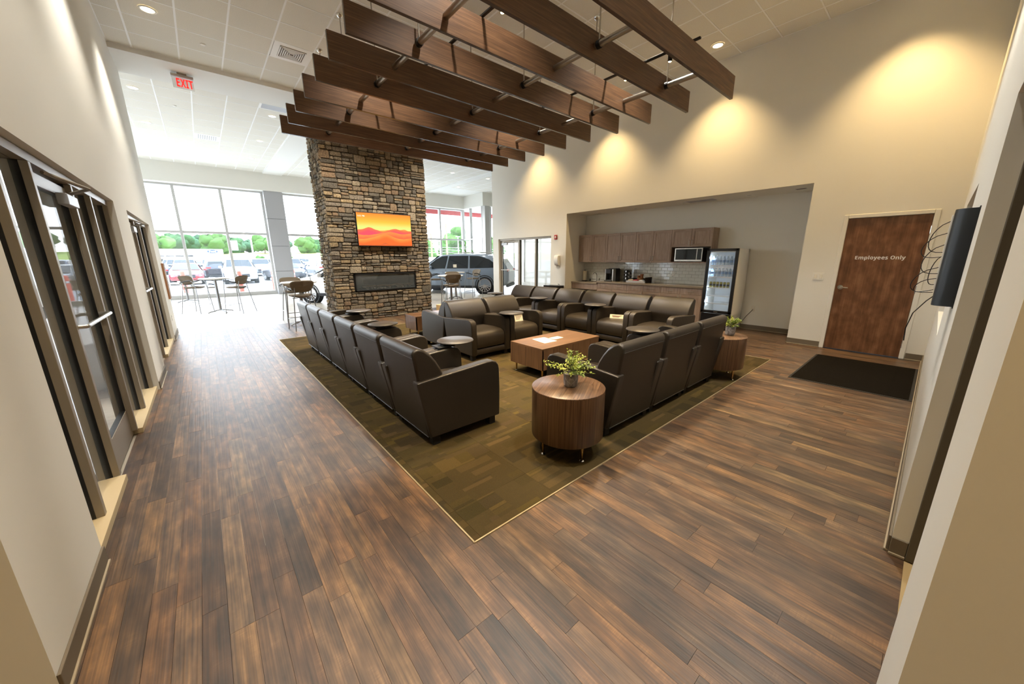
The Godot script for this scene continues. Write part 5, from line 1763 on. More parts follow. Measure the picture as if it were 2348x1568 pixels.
func build_seating() -> void:
	chair0 = make_chair()
	var Y := 0.006
	var nth := ["sixth", "fifth", "fourth", "third", "second", "first"]
	var first := true
	for k in 6:
		var z := -2.517 - 0.7675 * (k + 0.5)
		var lab := "%s dark leather armchair from the fireplace, in the row along the plank walkway" % nth[k]
		var c: Node3D
		if first:
			c = chair0
			c.position = Vector3(1.246, Y, z); c.rotation.y = PI / 2
			tag(c, lab, "armchair", "armchair row along the walkway")
			first = false
		else:
			c = copy(chair0, Vector3(1.246, Y, z), PI / 2, lab, "armchair row along the walkway")
	for k in 6:
		copy(chair0, Vector3(6.134, Y, -2.517 - 0.7675 * (k + 0.5)), -PI / 2, "%s dark leather armchair from the glazed door, in the row backing the kitchenette" % nth[k], "armchair row along the kitchenette")
	var bn := ["dark leather armchair beside the round table with the potted plant", "middle dark leather armchair of the three backing the plank floor", "dark leather armchair beside the round table by the niche"]
	for k in 3:
		copy(chair0, Vector3(2.48 + 0.7675 * (k + 0.5), Y, -1.655), PI, bn[k], "armchair row backing the near floor")
	for k in 2:
		copy(chair0, Vector3(2.937 + 0.7675 * (k + 0.5), Y, -5.14), 0.0, ["dark leather armchair facing the coffee table with papers, on the walkway side", "dark leather armchair facing the coffee table with papers, holding a small card"][k], "back to back armchairs in the middle")
		copy(chair0, Vector3(2.937 + 0.7675 * (k + 0.5), Y, -5.31), PI, ["dark leather armchair facing the fireplace, on the walkway side of the pair", "dark leather armchair facing the fireplace, on the kitchenette side of the pair"][k], "back to back armchairs in the middle")
	# swivel tablets belong to single chairs
	var by := {}
	for o in get_children():
		if String(o.name).begins_with("lounge_armchair"):
			by[String(o.get_meta("label")).left(60)] = o
	var pick := func(s: String) -> Node3D:
		for o in get_children():
			if String(o.name).begins_with("lounge_armchair") and String(o.get_meta("label")).contains(s): return o
		return null
	tablet(pick.call("sixth dark leather armchair from the fireplace"), 1.0, 0.73)
	tablet(pick.call("fourth dark leather armchair from the fireplace"), 1.0, 0.52)
	tablet(pick.call("second dark leather armchair from the fireplace"), 1.0, 0.686)
	tablet(pick.call("fifth dark leather armchair from the glazed"), -1.0, 0.634)
	tablet(pick.call("third dark leather armchair from the glazed"), -1.0, 0.6)
	tablet(pick.call("first dark leather armchair from the glazed"), -1.0, 0.634)
	tablet(pick.call("middle dark leather"), -1.0, 0.58)
	tablet(pick.call("with papers, on the walkway"), 1.0, 0.77)
	box_table(3.135, 4.33, -3.725, -3.09, "walnut box coffee table on brass legs with two papers on top")
	box_table(3.09, 4.3, -7.12, -6.6, "walnut box coffee table on brass legs in front of the stone chimney")
	round_table(Vector3(2.1, 0.006, -1.775), "round walnut drum table on brass legs under the potted plant", 0.5)
	round_table(Vector3(5.06, 0.006, -1.70), "round walnut drum table on brass legs at the niche end of the seating", 0.5)

# ---------------------------------------------------------------- bar tables and stools
var stool0: Node3D

func make_stool() -> Node3D:
	var t := thing("bar_stool", "brown padded bar stool", "bar stool")
	# local: sits facing +z
	var seat := []
	for a in 7:
		var row := []
		var ph := PI * a / 6.0
		for b in 20:
			var th := TAU * b / 20.0
			var rx := 0.225 * (absf(cos(th)) ** 0.6) * signf(cos(th))
			var rz := 0.215 * (absf(sin(th)) ** 0.6) * signf(sin(th))
			var k := sin(ph) ** 0.4
			row.append(Vector3(rx * k, 0.755 + 0.03 * cos(ph) + 0.02 * pow(rx * k / 0.225, 2.0), rz * k))
		seat.append(row)
	part(t, "seat", MB.new().grid(seat, true), M.stool_pad)
	var back := []
	for a in 7:
		var ph := PI * a / 6.0
		var row := []
		for b in 20:
			var th := TAU * b / 20.0
			var rx := 0.235 * (absf(cos(th)) ** 0.55) * signf(cos(th))
			var ry := 0.135 * (absf(sin(th)) ** 0.7) * signf(sin(th))
			var k := sin(ph) ** 0.4
			row.append(Vector3(rx * k * (1.0 + 0.16 * ry * k / 0.135), 0.975 + ry * k, -0.235 + 0.028 * cos(ph) + 0.06 * pow(rx * k / 0.235, 2.0) - 0.05 * ry * k / 0.135))
		back.append(row)
	part(t, "backrest", MB.new().grid(back, true), M.stool_pad)
	for s in [-1.0, 1.0]:
		part(t, "leg", MB.new().tube([Vector3(0.27 * s, 0.0, 0.24), Vector3(0.225 * s, 0.74, 0.2), Vector3(0.235 * s, 0.92, 0.16), Vector3(0.25 * s, 0.965, 0.1)], 0.0105, 8), M.stool_metal)
		part(t, "leg", MB.new().tube([Vector3(0.27 * s, 0.0, -0.29), Vector3(0.2 * s, 0.7, -0.19), Vector3(0.16 * s, 0.82, -0.2), Vector3(0.17 * s, 0.95, -0.235)], 0.0105, 8), M.stool_metal)
		part(t, "armrest", MB.new().tube([Vector3(0.235 * s, 0.9, -0.2), Vector3(0.27 * s, 0.93, -0.1), Vector3(0.262 * s, 0.962, 0.0), Vector3(0.25 * s, 0.968, 0.12)], 0.016, 8), M.black_plastic)
		part(t, "footrest", MB.new().tube([Vector3(0.256 * s, 0.24, 0.224), Vector3(0.246 * s, 0.27, -0.25)], 0.008, 6), M.stool_metal)
	part(t, "footrest", MB.new().tube([Vector3(-0.256, 0.24, 0.224), Vector3(0.256, 0.24, 0.224)], 0.008, 6), M.stool_metal)
	part(t, "seat_rail", MB.new().tube([Vector3(-0.215, 0.725, -0.17), Vector3(0.215, 0.725, -0.17)], 0.009, 6), M.stool_metal)
	return t

func bar_table(at: Vector3, r: float, label: String, hgt := 1.03) -> void:
	var t := thing("bar_table", label, "bar table", at, 0.4, "round bar tables")
	part(t, "top", MB.new().lathe([Vector2(0, hgt - 0.03), Vector2(r - 0.01, hgt - 0.03), Vector2(r, hgt - 0.02), Vector2(r, hgt - 0.006), Vector2(r - 0.006, hgt), Vector2(0, hgt)], Vector3.ZERO, 36), M.table_white)
	part(t, "column", MB.new().tube([Vector3(0, 0.06, 0), Vector3(0, hgt - 0.03, 0)], 0.038, 14), M.stool_metal)
	for k in 4:
		var a := PI / 2 * k
		part(t, "foot", MB.new().tube([Vector3(0, 0.09, 0), Vector3(cos(a) * 0.3, 0.03, sin(a) * 0.3), Vector3(cos(a) * 0.33, 0.012, sin(a) * 0.33)], 0.016, 8), M.stool_metal)
		part(t, "arm", MB.new().tube([Vector3(0, hgt - 0.09, 0), Vector3(cos(a) * 0.2, hgt - 0.035, sin(a) * 0.2)], 0.012, 6), M.stool_metal)

# ---------------------------------------------------------------- cars
func car_side(w: float, wt: float, belt: float, roof: float, y: float, s: float, off: float) -> float:
	var t := clampf((y - belt) / (roof - 0.06 - belt), 0.0, 1.0)
	return s * (lerpf(w * 0.975, wt, t) + off)

func make_car(label: String, paint: StandardMaterial3D, suv: bool, fine: bool, group := "") -> Node3D:
	var t := thing("car", label, "car", Vector3.ZERO, 0.0, group)
	var L := 4.95 if suv else 4.7
	var w := 0.97 if suv else 0.92
	var roof := 1.74 if suv else 1.45
	var belt := 1.08 if suv else 0.92
	var wt := 0.74 if suv else 0.66
	var h := L * 0.5
	var hood := belt + 0.03
	# z, bottom, belt, top, half width low, half width top
	var st := []
	if suv:
		st = [[-h, 0.55, 0.9, 0.95, 0.7, 0.6], [-h + 0.05, 0.42, belt - 0.04, 1.08, 0.85, 0.68], [-h + 0.16, 0.36, belt, 1.25, 0.91, 0.7], [-h + 0.34, 0.32, belt, 1.48, 0.95, 0.7], [-h + 0.6, 0.29, belt, roof - 0.12, w, wt - 0.02], [-h + 1.0, 0.26, belt, roof - 0.04, w, wt], [-h + 1.7, 0.26, belt, roof, w, wt], [0.05, 0.26, belt, roof, w, wt], [0.55, 0.26, belt, roof - 0.04, w, wt - 0.01], [0.75, 0.26, belt, roof - 0.11, w, wt - 0.03], [1.42, 0.26, belt, hood + 0.06, w, 0.8], [1.6, 0.27, belt - 0.02, hood, w, 0.8], [h - 0.45, 0.3, belt - 0.08, hood - 0.08, 0.93, 0.76], [h - 0.12, 0.34, 0.85, 0.9, 0.84, 0.68], [h, 0.45, 0.68, 0.72, 0.68, 0.58]]
	else:
		st = [[-h, 0.5, 0.82, 0.9, 0.68, 0.58], [-h + 0.08, 0.38, belt, 1.0, 0.84, 0.66], [-h + 0.55, 0.28, belt, belt + 0.07, 0.9, 0.72], [-h + 0.75, 0.26, belt, belt + 0.1, w, 0.72], [-h + 1.35, 0.24, belt, roof - 0.06, w, wt - 0.02], [-0.35, 0.24, belt, roof, w, wt], [0.2, 0.24, belt, roof - 0.02, w, wt], [0.5, 0.24, belt, roof - 0.08, w, wt - 0.03], [1.3, 0.24, belt, hood + 0.03, w, 0.76], [1.45, 0.25, belt - 0.02, hood - 0.01, w, 0.76], [h - 0.4, 0.28, belt - 0.1, hood - 0.1, 0.88, 0.72], [h - 0.1, 0.32, 0.72, 0.76, 0.78, 0.64], [h, 0.42, 0.56, 0.6, 0.62, 0.54]]
	var rows := []
	for q in st:
		var row := []
		var half := [Vector2(q[4] * 0.5, q[1]), Vector2(q[4] * 0.95, q[1] + 0.01), Vector2(q[4], q[1] + 0.14), Vector2(q[4] * 1.0, lerpf(q[1], q[2], 0.7)), Vector2(q[4] * 0.975, q[2]), Vector2(lerpf(q[4] * 0.975, q[5], 0.98), lerpf(q[2], q[3], 0.9)), Vector2(q[5] * 0.88, q[3] - 0.012), Vector2(q[5] * 0.4, q[3])]
		for p in half: row.append(Vector3(p.x, p.y, q[0]))
		half.reverse()
		for p in half: row.append(Vector3(-p.x, p.y, q[0]))
		rows.append(row)
	var b := MB.new()
	b.grid(rows, true)
	for e in [0, rows.size() - 1]:
		b.flat(rows[e], Vector3(0, 0, -1 if e == 0 else 1))
	var body := part(t, "body", b, paint)
	# glazing laid just proud of the cabin sides
	var top := roof - 0.1
	# outlines as (z, height between belt and roof line)
	var panes := [[[-h + 0.5, 0.06], [-0.78, 0.0], [-0.74, 1.0], [-h + 1.3, 0.97], [-h + 0.85, 0.72], [-h + 0.56, 0.34]], [[-0.7, 0.0], [0.28, 0.0], [0.2, 1.0], [-0.68, 1.0]], [[0.36, 0.0], [1.24, 0.0], [1.02, 0.42], [0.78, 0.76], [0.52, 0.97], [0.27, 1.0]]]
	if not suv:
		panes = [[[-1.05, 0.05], [-0.25, 0.0], [-0.24, 1.0], [-0.62, 0.9], [-0.9, 0.5]], [[-0.19, 0.0], [1.0, 0.0], [0.78, 0.45], [0.42, 0.93], [-0.18, 1.0]]]
	for s in [-1.0, 1.0]:
		for q in panes:
			var poly := []
			for e in q:
				var y := lerpf(belt + 0.03, top, e[1])
				poly.append(Vector3(car_side(w, wt, belt, roof, y, s, 0.01), y, e[0]))
			var g := MB.new()
			g.flat(poly, Vector3(s, 0.3, 0))
			part(body, "side_window", g, M.dark_glass)
	var z1 := 0.72 if suv else 0.48
	var z2 := 1.40 if suv else 1.28
	var wy1 := roof - 0.1 if suv else roof - 0.07
	part(body, "windscreen", MB.new().quad_out(Vector3(-0.76, hood + 0.05, z2 + 0.03), Vector3(0.76, hood + 0.05, z2 + 0.03), Vector3(wt - 0.1, wy1 + 0.02, z1 + 0.05), Vector3(-wt + 0.1, wy1 + 0.02, z1 + 0.05), Vector3(0, 1, 1)), M.dark_glass)
	if suv:
		part(body, "rear_window", MB.new().quad_out(Vector3(-0.66, belt + 0.1, -h + 0.12), Vector3(0.66, belt + 0.1, -h + 0.12), Vector3(0.6, 1.5, -h + 0.34), Vector3(-0.6, 1.5, -h + 0.34), Vector3(0, 0.3, -1)), M.dark_glass)
	else:
		part(body, "rear_window", MB.new().quad_out(Vector3(-0.62, belt + 0.12, -h + 0.74), Vector3(0.62, belt + 0.12, -h + 0.74), Vector3(0.56, roof - 0.08, -h + 1.3), Vector3(-0.56, roof - 0.08, -h + 1.3), Vector3(0, 1, -1)), M.dark_glass)
	var R := 0.385 if suv else 0.33
	for s in [-1.0, 1.0]:
		for z in [-h + 1.03, h - 0.98]:
			var x := w - 0.12
			var ax := Basis(Vector3.BACK, -PI / 2 * s)
			var ar := MB.new()
			ar.xf = Transform3D(ax, Vector3(0, R, z))
			ar.lathe([Vector2(0, x - 0.1), Vector2(R + 0.055, x - 0.1), Vector2(R + 0.055, w + 0.004), Vector2(R + 0.012, w + 0.006), Vector2(R + 0.012, w - 0.1), Vector2(0, w - 0.1)], Vector3.ZERO, 24)
			part(t, "wheel_arch", ar, M.arch)
			var ty := MB.new()
			ty.xf = ar.xf
			ty.lathe([Vector2(R * 0.74, w - 0.18), Vector2(R - 0.03, w - 0.18), Vector2(R, w - 0.15), Vector2(R, w - 0.02), Vector2(R - 0.03, w + 0.012), Vector2(R * 0.76, w + 0.014), Vector2(R * 0.74, w - 0.02)], Vector3.ZERO, 24)
			var wh := part(t, "wheel", ty, M.tyre)
			var rm := MB.new()
			rm.xf = ar.xf
			rm.lathe([Vector2(R * 0.75, w + 0.012), Vector2(R * 0.7, w + 0.01), Vector2(R * 0.68, w - 0.03)], Vector3.ZERO, 24)
			var ns := 14 if fine else 7
			for k in ns:
				var sp_ := MB.new()
				rm.xf = ar.xf * Transform3D(Basis(Vector3.UP, TAU * k / ns), Vector3.ZERO)
				rm.box(Vector3(R * 0.42, w - 0.012, 0), Vector3(R * 0.6, 0.02, R * (0.1 if fine else 0.15)), 0.004)
			rm.xf = ar.xf
			rm.lathe([Vector2(R * 0.15, w - 0.03), Vector2(R * 0.14, w + 0.006), Vector2(0, w + 0.008)], Vector3.ZERO, 14)
			part(wh, "rim", rm, M.rim)
			var hub := MB.new()
			hub.xf = ar.xf
			hub.lathe([Vector2(0, w - 0.05), Vector2(R * 0.7, w - 0.05), Vector2(R * 0.72, w - 0.06)], Vector3.ZERO, 20)
			part(wh, "brake_disc", hub, M.black_plastic)
		part(t, "tail_lamp", MB.new().box(Vector3(0.66 * s, belt - 0.06, -h + 0.09), Vector3(0.34, 0.1, 0.16), 0.02), M.tail_lamp)
		part(t, "head_lamp", MB.new().box(Vector3(0.62 * s, 0.74 if suv else 0.62, h - 0.14), Vector3(0.36, 0.1, 0.2), 0.03), M.head_lamp)
		var mr := part(t, "wing_mirror", MB.new().ball(Vector3((w + 0.09) * s, belt + 0.08, 0.98 if suv else 0.85), Vector3(0.11, 0.08, 0.07), 10, 6), paint)
		part(mr, "mirror_stalk", MB.new().box(Vector3(w * s * 0.985, belt + 0.02, 0.98 if suv else 0.85), Vector3(0.1, 0.03, 0.05), 0.005), M.arch)
		if fine:
			for z in [-0.55, 0.42]:
				part(t, "door_handle", MB.new().box(Vector3((w + 0.012) * s, belt - 0.13, z), Vector3(0.03, 0.035, 0.2), 0.008), paint)
			for z in [-0.73, 0.32, 1.3]:
				part(t, "door_gap", MB.new().box(Vector3((w - 0.004) * s, 0.7, z), Vector3(0.012, 0.7, 0.006)), M.arch)
			part(t, "sill_trim", MB.new().box(Vector3((w - 0.02) * s, 0.31, 0.0), Vector3(0.06, 0.1, 2.1), 0.01), M.arch)
			part(t, "roof_rail", MB.new().tube([Vector3(0.66 * s, roof + 0.0, -1.7), Vector3(0.66 * s, roof + 0.045, -1.5), Vector3(0.66 * s, roof + 0.045, 0.2), Vector3(0.66 * s, roof - 0.01, 0.45)], 0.014, 6), M.steel)
	part(t, "grille", MB.new().box(Vector3(0, 0.58, h - 0.03), Vector3(0.9, 0.24, 0.08), 0.02), M.arch)
	part(t, "bumper_trim", MB.new().box(Vector3(0, 0.36, -h + 0.08), Vector3(1.4, 0.14, 0.14), 0.03), M.arch)
	return t

func make_tree(label: String, at: Vector3, hgt: float, rad: float, seed_: int, tint: Color) -> void:
	var t := thing("tree", label, "tree", at, 0.0, "trees beyond the parking lot")
	var r := RandomNumberGenerator.new()
	r.seed = seed_
	var n := noise(seed_, 0.5, 3)
	var b := MB.new()
	for k in 16:
		var a := r.randf() * TAU
		var y := r.randf_range(0.22, 0.85)
		var rr := rad * sqrt(1.0 - pow((y - 0.5) / 0.52, 2.0)) * r.randf_range(0.35, 0.75)
		b.col = tint * r.randf_range(0.7, 1.25)
		var s := rad * r.randf_range(0.32, 0.5)
		b.ball(Vector3(cos(a) * rr, y * hgt, sin(a) * rr), Vector3(s, s * 0.8, s), 12, 8, n, 0.55)
	part(t, "crown", b, M.foliage)
	part(t, "trunk", MB.new().tube([Vector3.ZERO, Vector3(0.1, hgt * 0.3, 0), Vector3(0, hgt * 0.6, 0.1)], 0.3, 8, true, 0.15), M.bark)

func build_showroom() -> void:
	stool0 = make_stool()
	var put := func(at: Vector3, turn: float, label: String, group := "bar stools") -> void:
		if stool0.position == Vector3.ZERO:
			stool0.position = at; stool0.rotation.y = turn
			tag(stool0, label, "bar stool", group)
		else:
			copy(stool0, at, turn, label, group)
	bar_table(Vector3(1.72, 0, -10.0), 0.38, "white round bar table beside the stone chimney")
	put.call(Vector3(1.6, 0, -9.3), PI + 0.1, "brown bar stool at the table beside the chimney, backing the walkway")
	put.call(Vector3(1.68, 0, -10.62), 0.05, "brown bar stool on the far side of the table beside the chimney")
	bar_table(Vector3(0.22, 0, -13.95), 0.38, "white round bar table in front of the far glazing")
	put.call(Vector3(-0.28, 0, -14.3), 0.94, "brown bar stool beyond the white bar table near the grey column")
	put.call(Vector3(0.68, 0, -13.5), -2.3, "brown bar stool on the column side of the white bar table")
	bar_table(Vector3(5.95, 0, -10.0), 0.4, "white round bar table between chimney and glazed door")
	put.call(Vector3(5.62, 0, -9.42), PI - 0.2, "brown bar stool backing the armchairs near the chimney")
	put.call(Vector3(6.35, 0, -10.55), -0.5, "brown bar stool beyond the bar table near the silver car")
	bar_table(Vector3(7.4, 0, -12.1), 0.38, "white round bar table beside the silver car")
	put.call(Vector3(8.12, 0, -11.95), -1.5, "brown bar stool beside the rear wheel of the silver car")
	put.call(Vector3(6.75, 0, -12.45), 1.2, "brown bar stool beside the front door of the silver car")
	bar_table(Vector3(-0.6, 0, -18.2), 0.5, "low white round table right at the far glazing", 0.73)
	for q in [[-1.25, -18.3, 1.5, "brown chair at the low table, beside the end of the left wall"], [0.15, -18.3, -1.6, "brown chair at the low table, beside the white bar table"]]:
		var c := copy(stool0, Vector3(q[0], 0, q[1]), q[2], q[3], "chairs at the low table")
		c.scale = Vector3.ONE * 0.66
	# cars indoors
	var s := make_car("silver blue display car parked in the showroom beyond the glazed door", M.car_silver_blue, true, true, "display cars")
	s.position = Vector3(9.1, 0.0, -14.42)
	s.rotation.y = atan2(-0.62, -0.785)
	var st := part(s, "price_sticker", MB.new().box(Vector3(0.93, 1.2, -0.1), Vector3(0.004, 0.16, 0.16)), M.paper)
	var wcar := make_car("white display car hidden behind the stone chimney", M.car_white, false, true, "display cars")
	wcar.position = Vector3(4.4, 0.0, -14.1)
	wcar.rotation.y = atan2(-0.62, -0.785)
	var c3 := copy(wcar, Vector3(-5.1, 0, -15.9), atan2(-0.62, -0.785), "white display car seen through the nearer glazed opening", "display cars")
	# big plant behind the silver car
	var p := thing("potted_tree", "leafy green potted plant behind the silver car", "plant", Vector3(11.4, 0, -17.2))
	part(p, "pot", MB.new().lathe([Vector2(0, 0), Vector2(0.2, 0), Vector2(0.26, 0.45), Vector2(0.24, 0.45), Vector2(0.22, 0.4), Vector2(0, 0.4)], Vector3.ZERO, 20), M.panel_gray)
	var r := RandomNumberGenerator.new()
	r.seed = 8
	for k in 5:
		var a := TAU * k / 5.0
		var tip := Vector3(cos(a) * 0.4, 1.75 + 0.12 * k, sin(a) * 0.4)
		part(p, "stem", MB.new().tube([Vector3(0, 0.38, 0), tip * Vector3(0.5, 0.6, 0.5), tip], 0.015, 6), M.stem)
		for j in 9:
			leaf_part(p, tip * lerpf(0.6, 1.0, j / 8.0) + Vector3(0, 0.02 * j, 0), Vector3(r.randf_range(-1, 1), r.randf_range(0.1, 0.9), r.randf_range(-1, 1)).normalized(), 0.24, 0.09, M.leaf_big)
	# poster on the end of the left wall
	var po := thing("notice_panel", "brown notice panel at the end of the glazed wall", "panel", Vector3(-0.64, 1.135, -10.49), PI / 2)
	part(po, "board", MB.new().box(Vector3(0, 0, 0.015), Vector3(0.36, 0.73, 0.03), 0.003), M.pole_wood)
	part(po, "face", MB.new().box(Vector3(0, 0, 0.031), Vector3(0.33, 0.7, 0.003)), mat("panel_face", rgb(140, 112, 78), 0.6))
	outlet(Vector3(-0.64, 0.42, -9.95), PI / 2, "ivory outlet plate low at the end of the glazed wall")

func leaf_part(p: Node3D, at: Vector3, dir: Vector3, ln: float, wd: float, m: Material) -> void:
	var b := MB.new()
	leaf_into(b, at, dir, ln, wd)
	part(p, "leaf", b, m)

func leaf_into(b: MB, at: Vector3, dir: Vector3, ln: float, wd: float) -> void:
	var side := dir.cross(Vector3.UP)
	if side.length() < 0.05: side = Vector3.RIGHT
	side = side.normalized()
	var up := side.cross(dir).normalized()
	var c0 := at
	var c1 := at + dir * ln * 0.45 + up * wd * 0.15
	var c2 := at + dir * ln
	var l := c1 + side * wd * 0.5 + up * wd * 0.12
	var r := c1 - side * wd * 0.5 + up * wd * 0.12
	b.flat([c0, l, c1], up); b.flat([c0, c1, r], up)
	b.flat([c1, l, c2], up); b.flat([c1, c2, r], up)

# ---------------------------------------------------------------- outside
func build_outside() -> void:
	var g := MB.new()
	g.grain = 2
	g.quad(Vector3(-160, -0.12, 40), Vector3(160, -0.12, 40), Vector3(160, -0.12, -118), Vector3(-160, -0.12, -118), Vector3.UP)
	struct("ground_lot", "pale asphalt of the parking lot", g, M.asphalt)
	struct("ground_walk", "concrete walk outside the far glazing", sp(MB.new(), -30, 30, -0.15, -0.02, -22.4, -19.95), M.concrete)
	var h := MB.new()
	var rows := []
	for a in 9:
		var row := []
		for k in 41:
			var z := -117.0 - a * 12.0
			row.append(Vector3(-200 + k * 10.0, -0.1 + 4.2 * smoothstep(0.0, 1.0, a / 6.0) + 0.25 * sin(k * 0.9 + a), z))
		rows.append(row)
	h.grid(rows)
	var gr := struct("ground_field", "light green grass field rising behind the parking lot", null, null)
	for q in range(h.u.size()): h.u[q] = Vector2(h.v[q].x, h.v[q].z)
	part(gr, "slope", h, M.grass)
	# parking bay lines
	for k in 10:
		var x := -10.0 + k * 2.9
		single("bay_line", "white painted parking bay line on the asphalt", "road marking", sp(MB.new(), x - 0.06, x + 0.06, -0.119, -0.114, -36.0, -30.5), M.white_wall, Vector3.ZERO, "parking bay lines")
	var r := RandomNumberGenerator.new()
	r.seed = 12
	var protos := []
	var cl := [["white", true], ["red", false], ["navy", true], ["black", false], ["grey", true], ["white", false], ["black", true]]
	for q in cl:
		var o := make_car("%s %s parked in the lot beyond the far glazing" % [q[0], "sport utility car" if q[1] else "sedan car"], M["car_" + q[0]], q[1], false, "%s %s cars in the parking lot" % [q[0], "tall" if q[1] else "low"])
		o.position = Vector3(0, -200, 0)
		protos.append([o, false])
	var spots := []
	# [x, z, proto, facing]
	spots.append_array([[2.0, -33.6, 0, 0.0], [-0.9, -35.0, 1, 0.0], [-3.7, -36.5, 2, PI], [4.9, -34.0, 3, 0.2], [7.7, -33.5, 4, PI], [1.0, -40.2, 6, PI]])
	for row in 4:
		var z: float = [-46.0, -58.0, -72.0, -88.0][row]
		var x0 := -7.0 - row * 1.5
		var n: int = [7, 8, 9, 9][row]
		for k in n:
			spots.append([x0 + k * (2.9 + 0.2 * row), z + r.randf_range(-0.4, 0.4), r.randi() % 7, 0.0 if r.randf() < 0.5 else PI])
	for row in 3:
		var z: float = [-36.0, -48.0, -62.0][row]
		for k in 4:
			spots.append([-z * 0.47 + k * 3.0, z, [0, 5, 0, 4][(k + row) % 4], PI * (k % 2)])
	for q in spots:
		var pr: Array = protos[q[2]]
		var o: Node3D = pr[0]
		if not pr[1]:
			o.position = Vector3(q[0], -0.12, q[1]); o.rotation.y = q[3]
			pr[1] = true
		else:
			copy(o, Vector3(q[0], -0.12, q[1]), q[3])
	for pr in protos:
		if not pr[1]: pr[0].queue_free()
	# bollards
	for q in [[1.36, -22.9], [-0.84, -25.1], [2.76, -22.5], [3.9, -24.0]]:
		var b := thing("bollard", "orange red bollard outside the far glazing", "bollard", Vector3(q[0], -0.12, q[1]), 0.0, "orange red bollards")
		part(b, "sleeve", MB.new().lathe([Vector2(0.1, 0), Vector2(0.1, 1.05), Vector2(0.08, 1.1), Vector2(0, 1.12)], Vector3.ZERO, 14), M.bollard)
		part(b, "band", MB.new().lathe([Vector2(0.102, 0.8), Vector2(0.102, 0.88)], Vector3.ZERO, 14), M.white_metal)
	var gp := thing("sign_post", "thin green metal post rising behind an orange bollard", "post", Vector3(1.25, -0.12, -24.6))
	part(gp, "post", MB.new().box(Vector3(0, 1.35, 0), Vector3(0.06, 2.7, 0.04), 0.005), M.green_post)
	part(gp, "sign_back", MB.new().box(Vector3(0.2, 2.4, 0.03), Vector3(0.34, 0.5, 0.006), 0.002), M.white_metal)
	# dealership building opposite
	var b := thing("building", "low white dealership building with blue oval sign across the lot", "building", Vector3(0, -0.12, -114))
	part(b, "wall", sp(MB.new(), -26, 4.3, 0, 4.0, -14, 0, 0.05), M.white_wall)
	part(b, "parapet", sp(MB.new(), -26, 4.4, 2.9, 4.05, 0, 0.35, 0.05), M.white_metal)
	for k in 9:
		var x := -1.2 - k * 1.65
		var wn := part(b, "window", sp(MB.new(), x - 1.5, x, 0.4, 1.95, 0.0, 0.06, 0.02), M.white_metal)
		for j in 2:
			part(wn, "pane", sp(MB.new(), x - 1.42, x - 0.08, 0.5 + j * 0.72, 1.12 + j * 0.72, 0.05, 0.08), M.dark_glass)
		part(b, "clerestory", sp(MB.new(), x - 1.45, x - 0.05, 2.3, 2.65, 0.0, 0.05), M.car_glass)
	var lg := part(b, "oval_sign", MB.new().lathe([Vector2(0, 0.0), Vector2(1.0, 0.0), Vector2(1.0, 0.06), Vector2(0, 0.06)], Vector3.ZERO, 32, 1.0, 0.42), M.logo_blue, Vector3(2.4, 3.5, 0.36))
	lg.rotation.x = PI / 2
	text(b, "sign_script", "Ford", 0.62, M.white_ink, Vector3(2.4, 3.5, 0.45), Vector3.ZERO, 0.02, "Droid Serif", false, true)
	# poles
	for q in [[6.0, -66.0, 5.5], [-9.0, -84.0, 7.0], [28.0, -66.0, 7.0], [46.5, -74.0, 6.4]]:
		var p := thing("lamp_post", "white parking lot lamp post among the parked cars", "lamp post", Vector3(q[0], -0.12, q[1]), 0.0, "white lamp posts")
		part(p, "pole", MB.new().tube([Vector3.ZERO, Vector3(0, q[2], 0)], 0.1, 8), M.white_metal)
		part(p, "head", MB.new().box(Vector3(0, q[2], 0), Vector3(1.0, 0.12, 0.35), 0.03), M.white_metal)
	for q in [[37.4, 6.6], [41.1, 8.7]]:
		var p := thing("utility_pole", "brown wooden utility pole beside the road, %s one" % ("shorter" if q[1] < 7.0 else "taller"), "utility pole", Vector3(q[0], -0.12, -70.0))
		part(p, "pole", MB.new().tube([Vector3.ZERO, Vector3(0, q[1], 0)], 0.2, 10, true, 0.14), M.pole_wood)
		part(p, "cross_arm", MB.new().box(Vector3(0, q[1] - 0.5, 0), Vector3(1.8, 0.14, 0.12), 0.02), M.pole_wood)
	for k in 3:
		single("power_line", "thin overhead wire between the utility poles, %s of three" % ["top", "middle", "lowest"][k], "wire", MB.new().tube([Vector3(25, 3.0 + k * 0.5, -70), Vector3(37.4, 2.6 + k * 0.5, -70), Vector3(41.1, 2.7 + k * 0.5, -70), Vector3(60, 2.2 + k * 0.5, -70)], 0.025, 5), M.white_metal)
	# red canopy edge over the entrance
	var c := thing("entrance_canopy", "red fascia of the entrance canopy outside the glazing", "canopy", Vector3.ZERO)
	part(c, "fascia", sp(MB.new(), 9.4, 18.0, 4.37, 4.63, -22.2, -22.0, 0.01), M.red_fascia)
	part(c, "roof", sp(MB.new(), 9.4, 18.0, 4.64, 4.8, -22.1, -19.96, 0.01), M.white_metal)
	# tree line
	var k := 0
	for q in range(20):
		var x := -40.0 + q * 5.0
		make_tree(["pale green broad tree in the far tree line", "deep green round tree in the far tree line", "blue green tall tree in the far tree line"][q % 3], Vector3(x, 3.6, -176.0 - (q % 3) * 13.0), r.randf_range(5.6, 7.6), r.randf_range(4.2, 5.2), 200 + q % 6, [lin(112, 150, 84), lin(76, 122, 76), lin(92, 134, 108)][q % 3])
	for q in 7:
		make_tree("tall bright green tree beyond the utility poles", Vector3(50.0 + q * 4.5, -0.2, -100.0 - (q % 3) * 11.0), [7.6, 9.0, 10.6, 12.0, 10.5, 9.4, 8.0][q], 4.2, 300 + q % 4, lin(108, 152, 76))
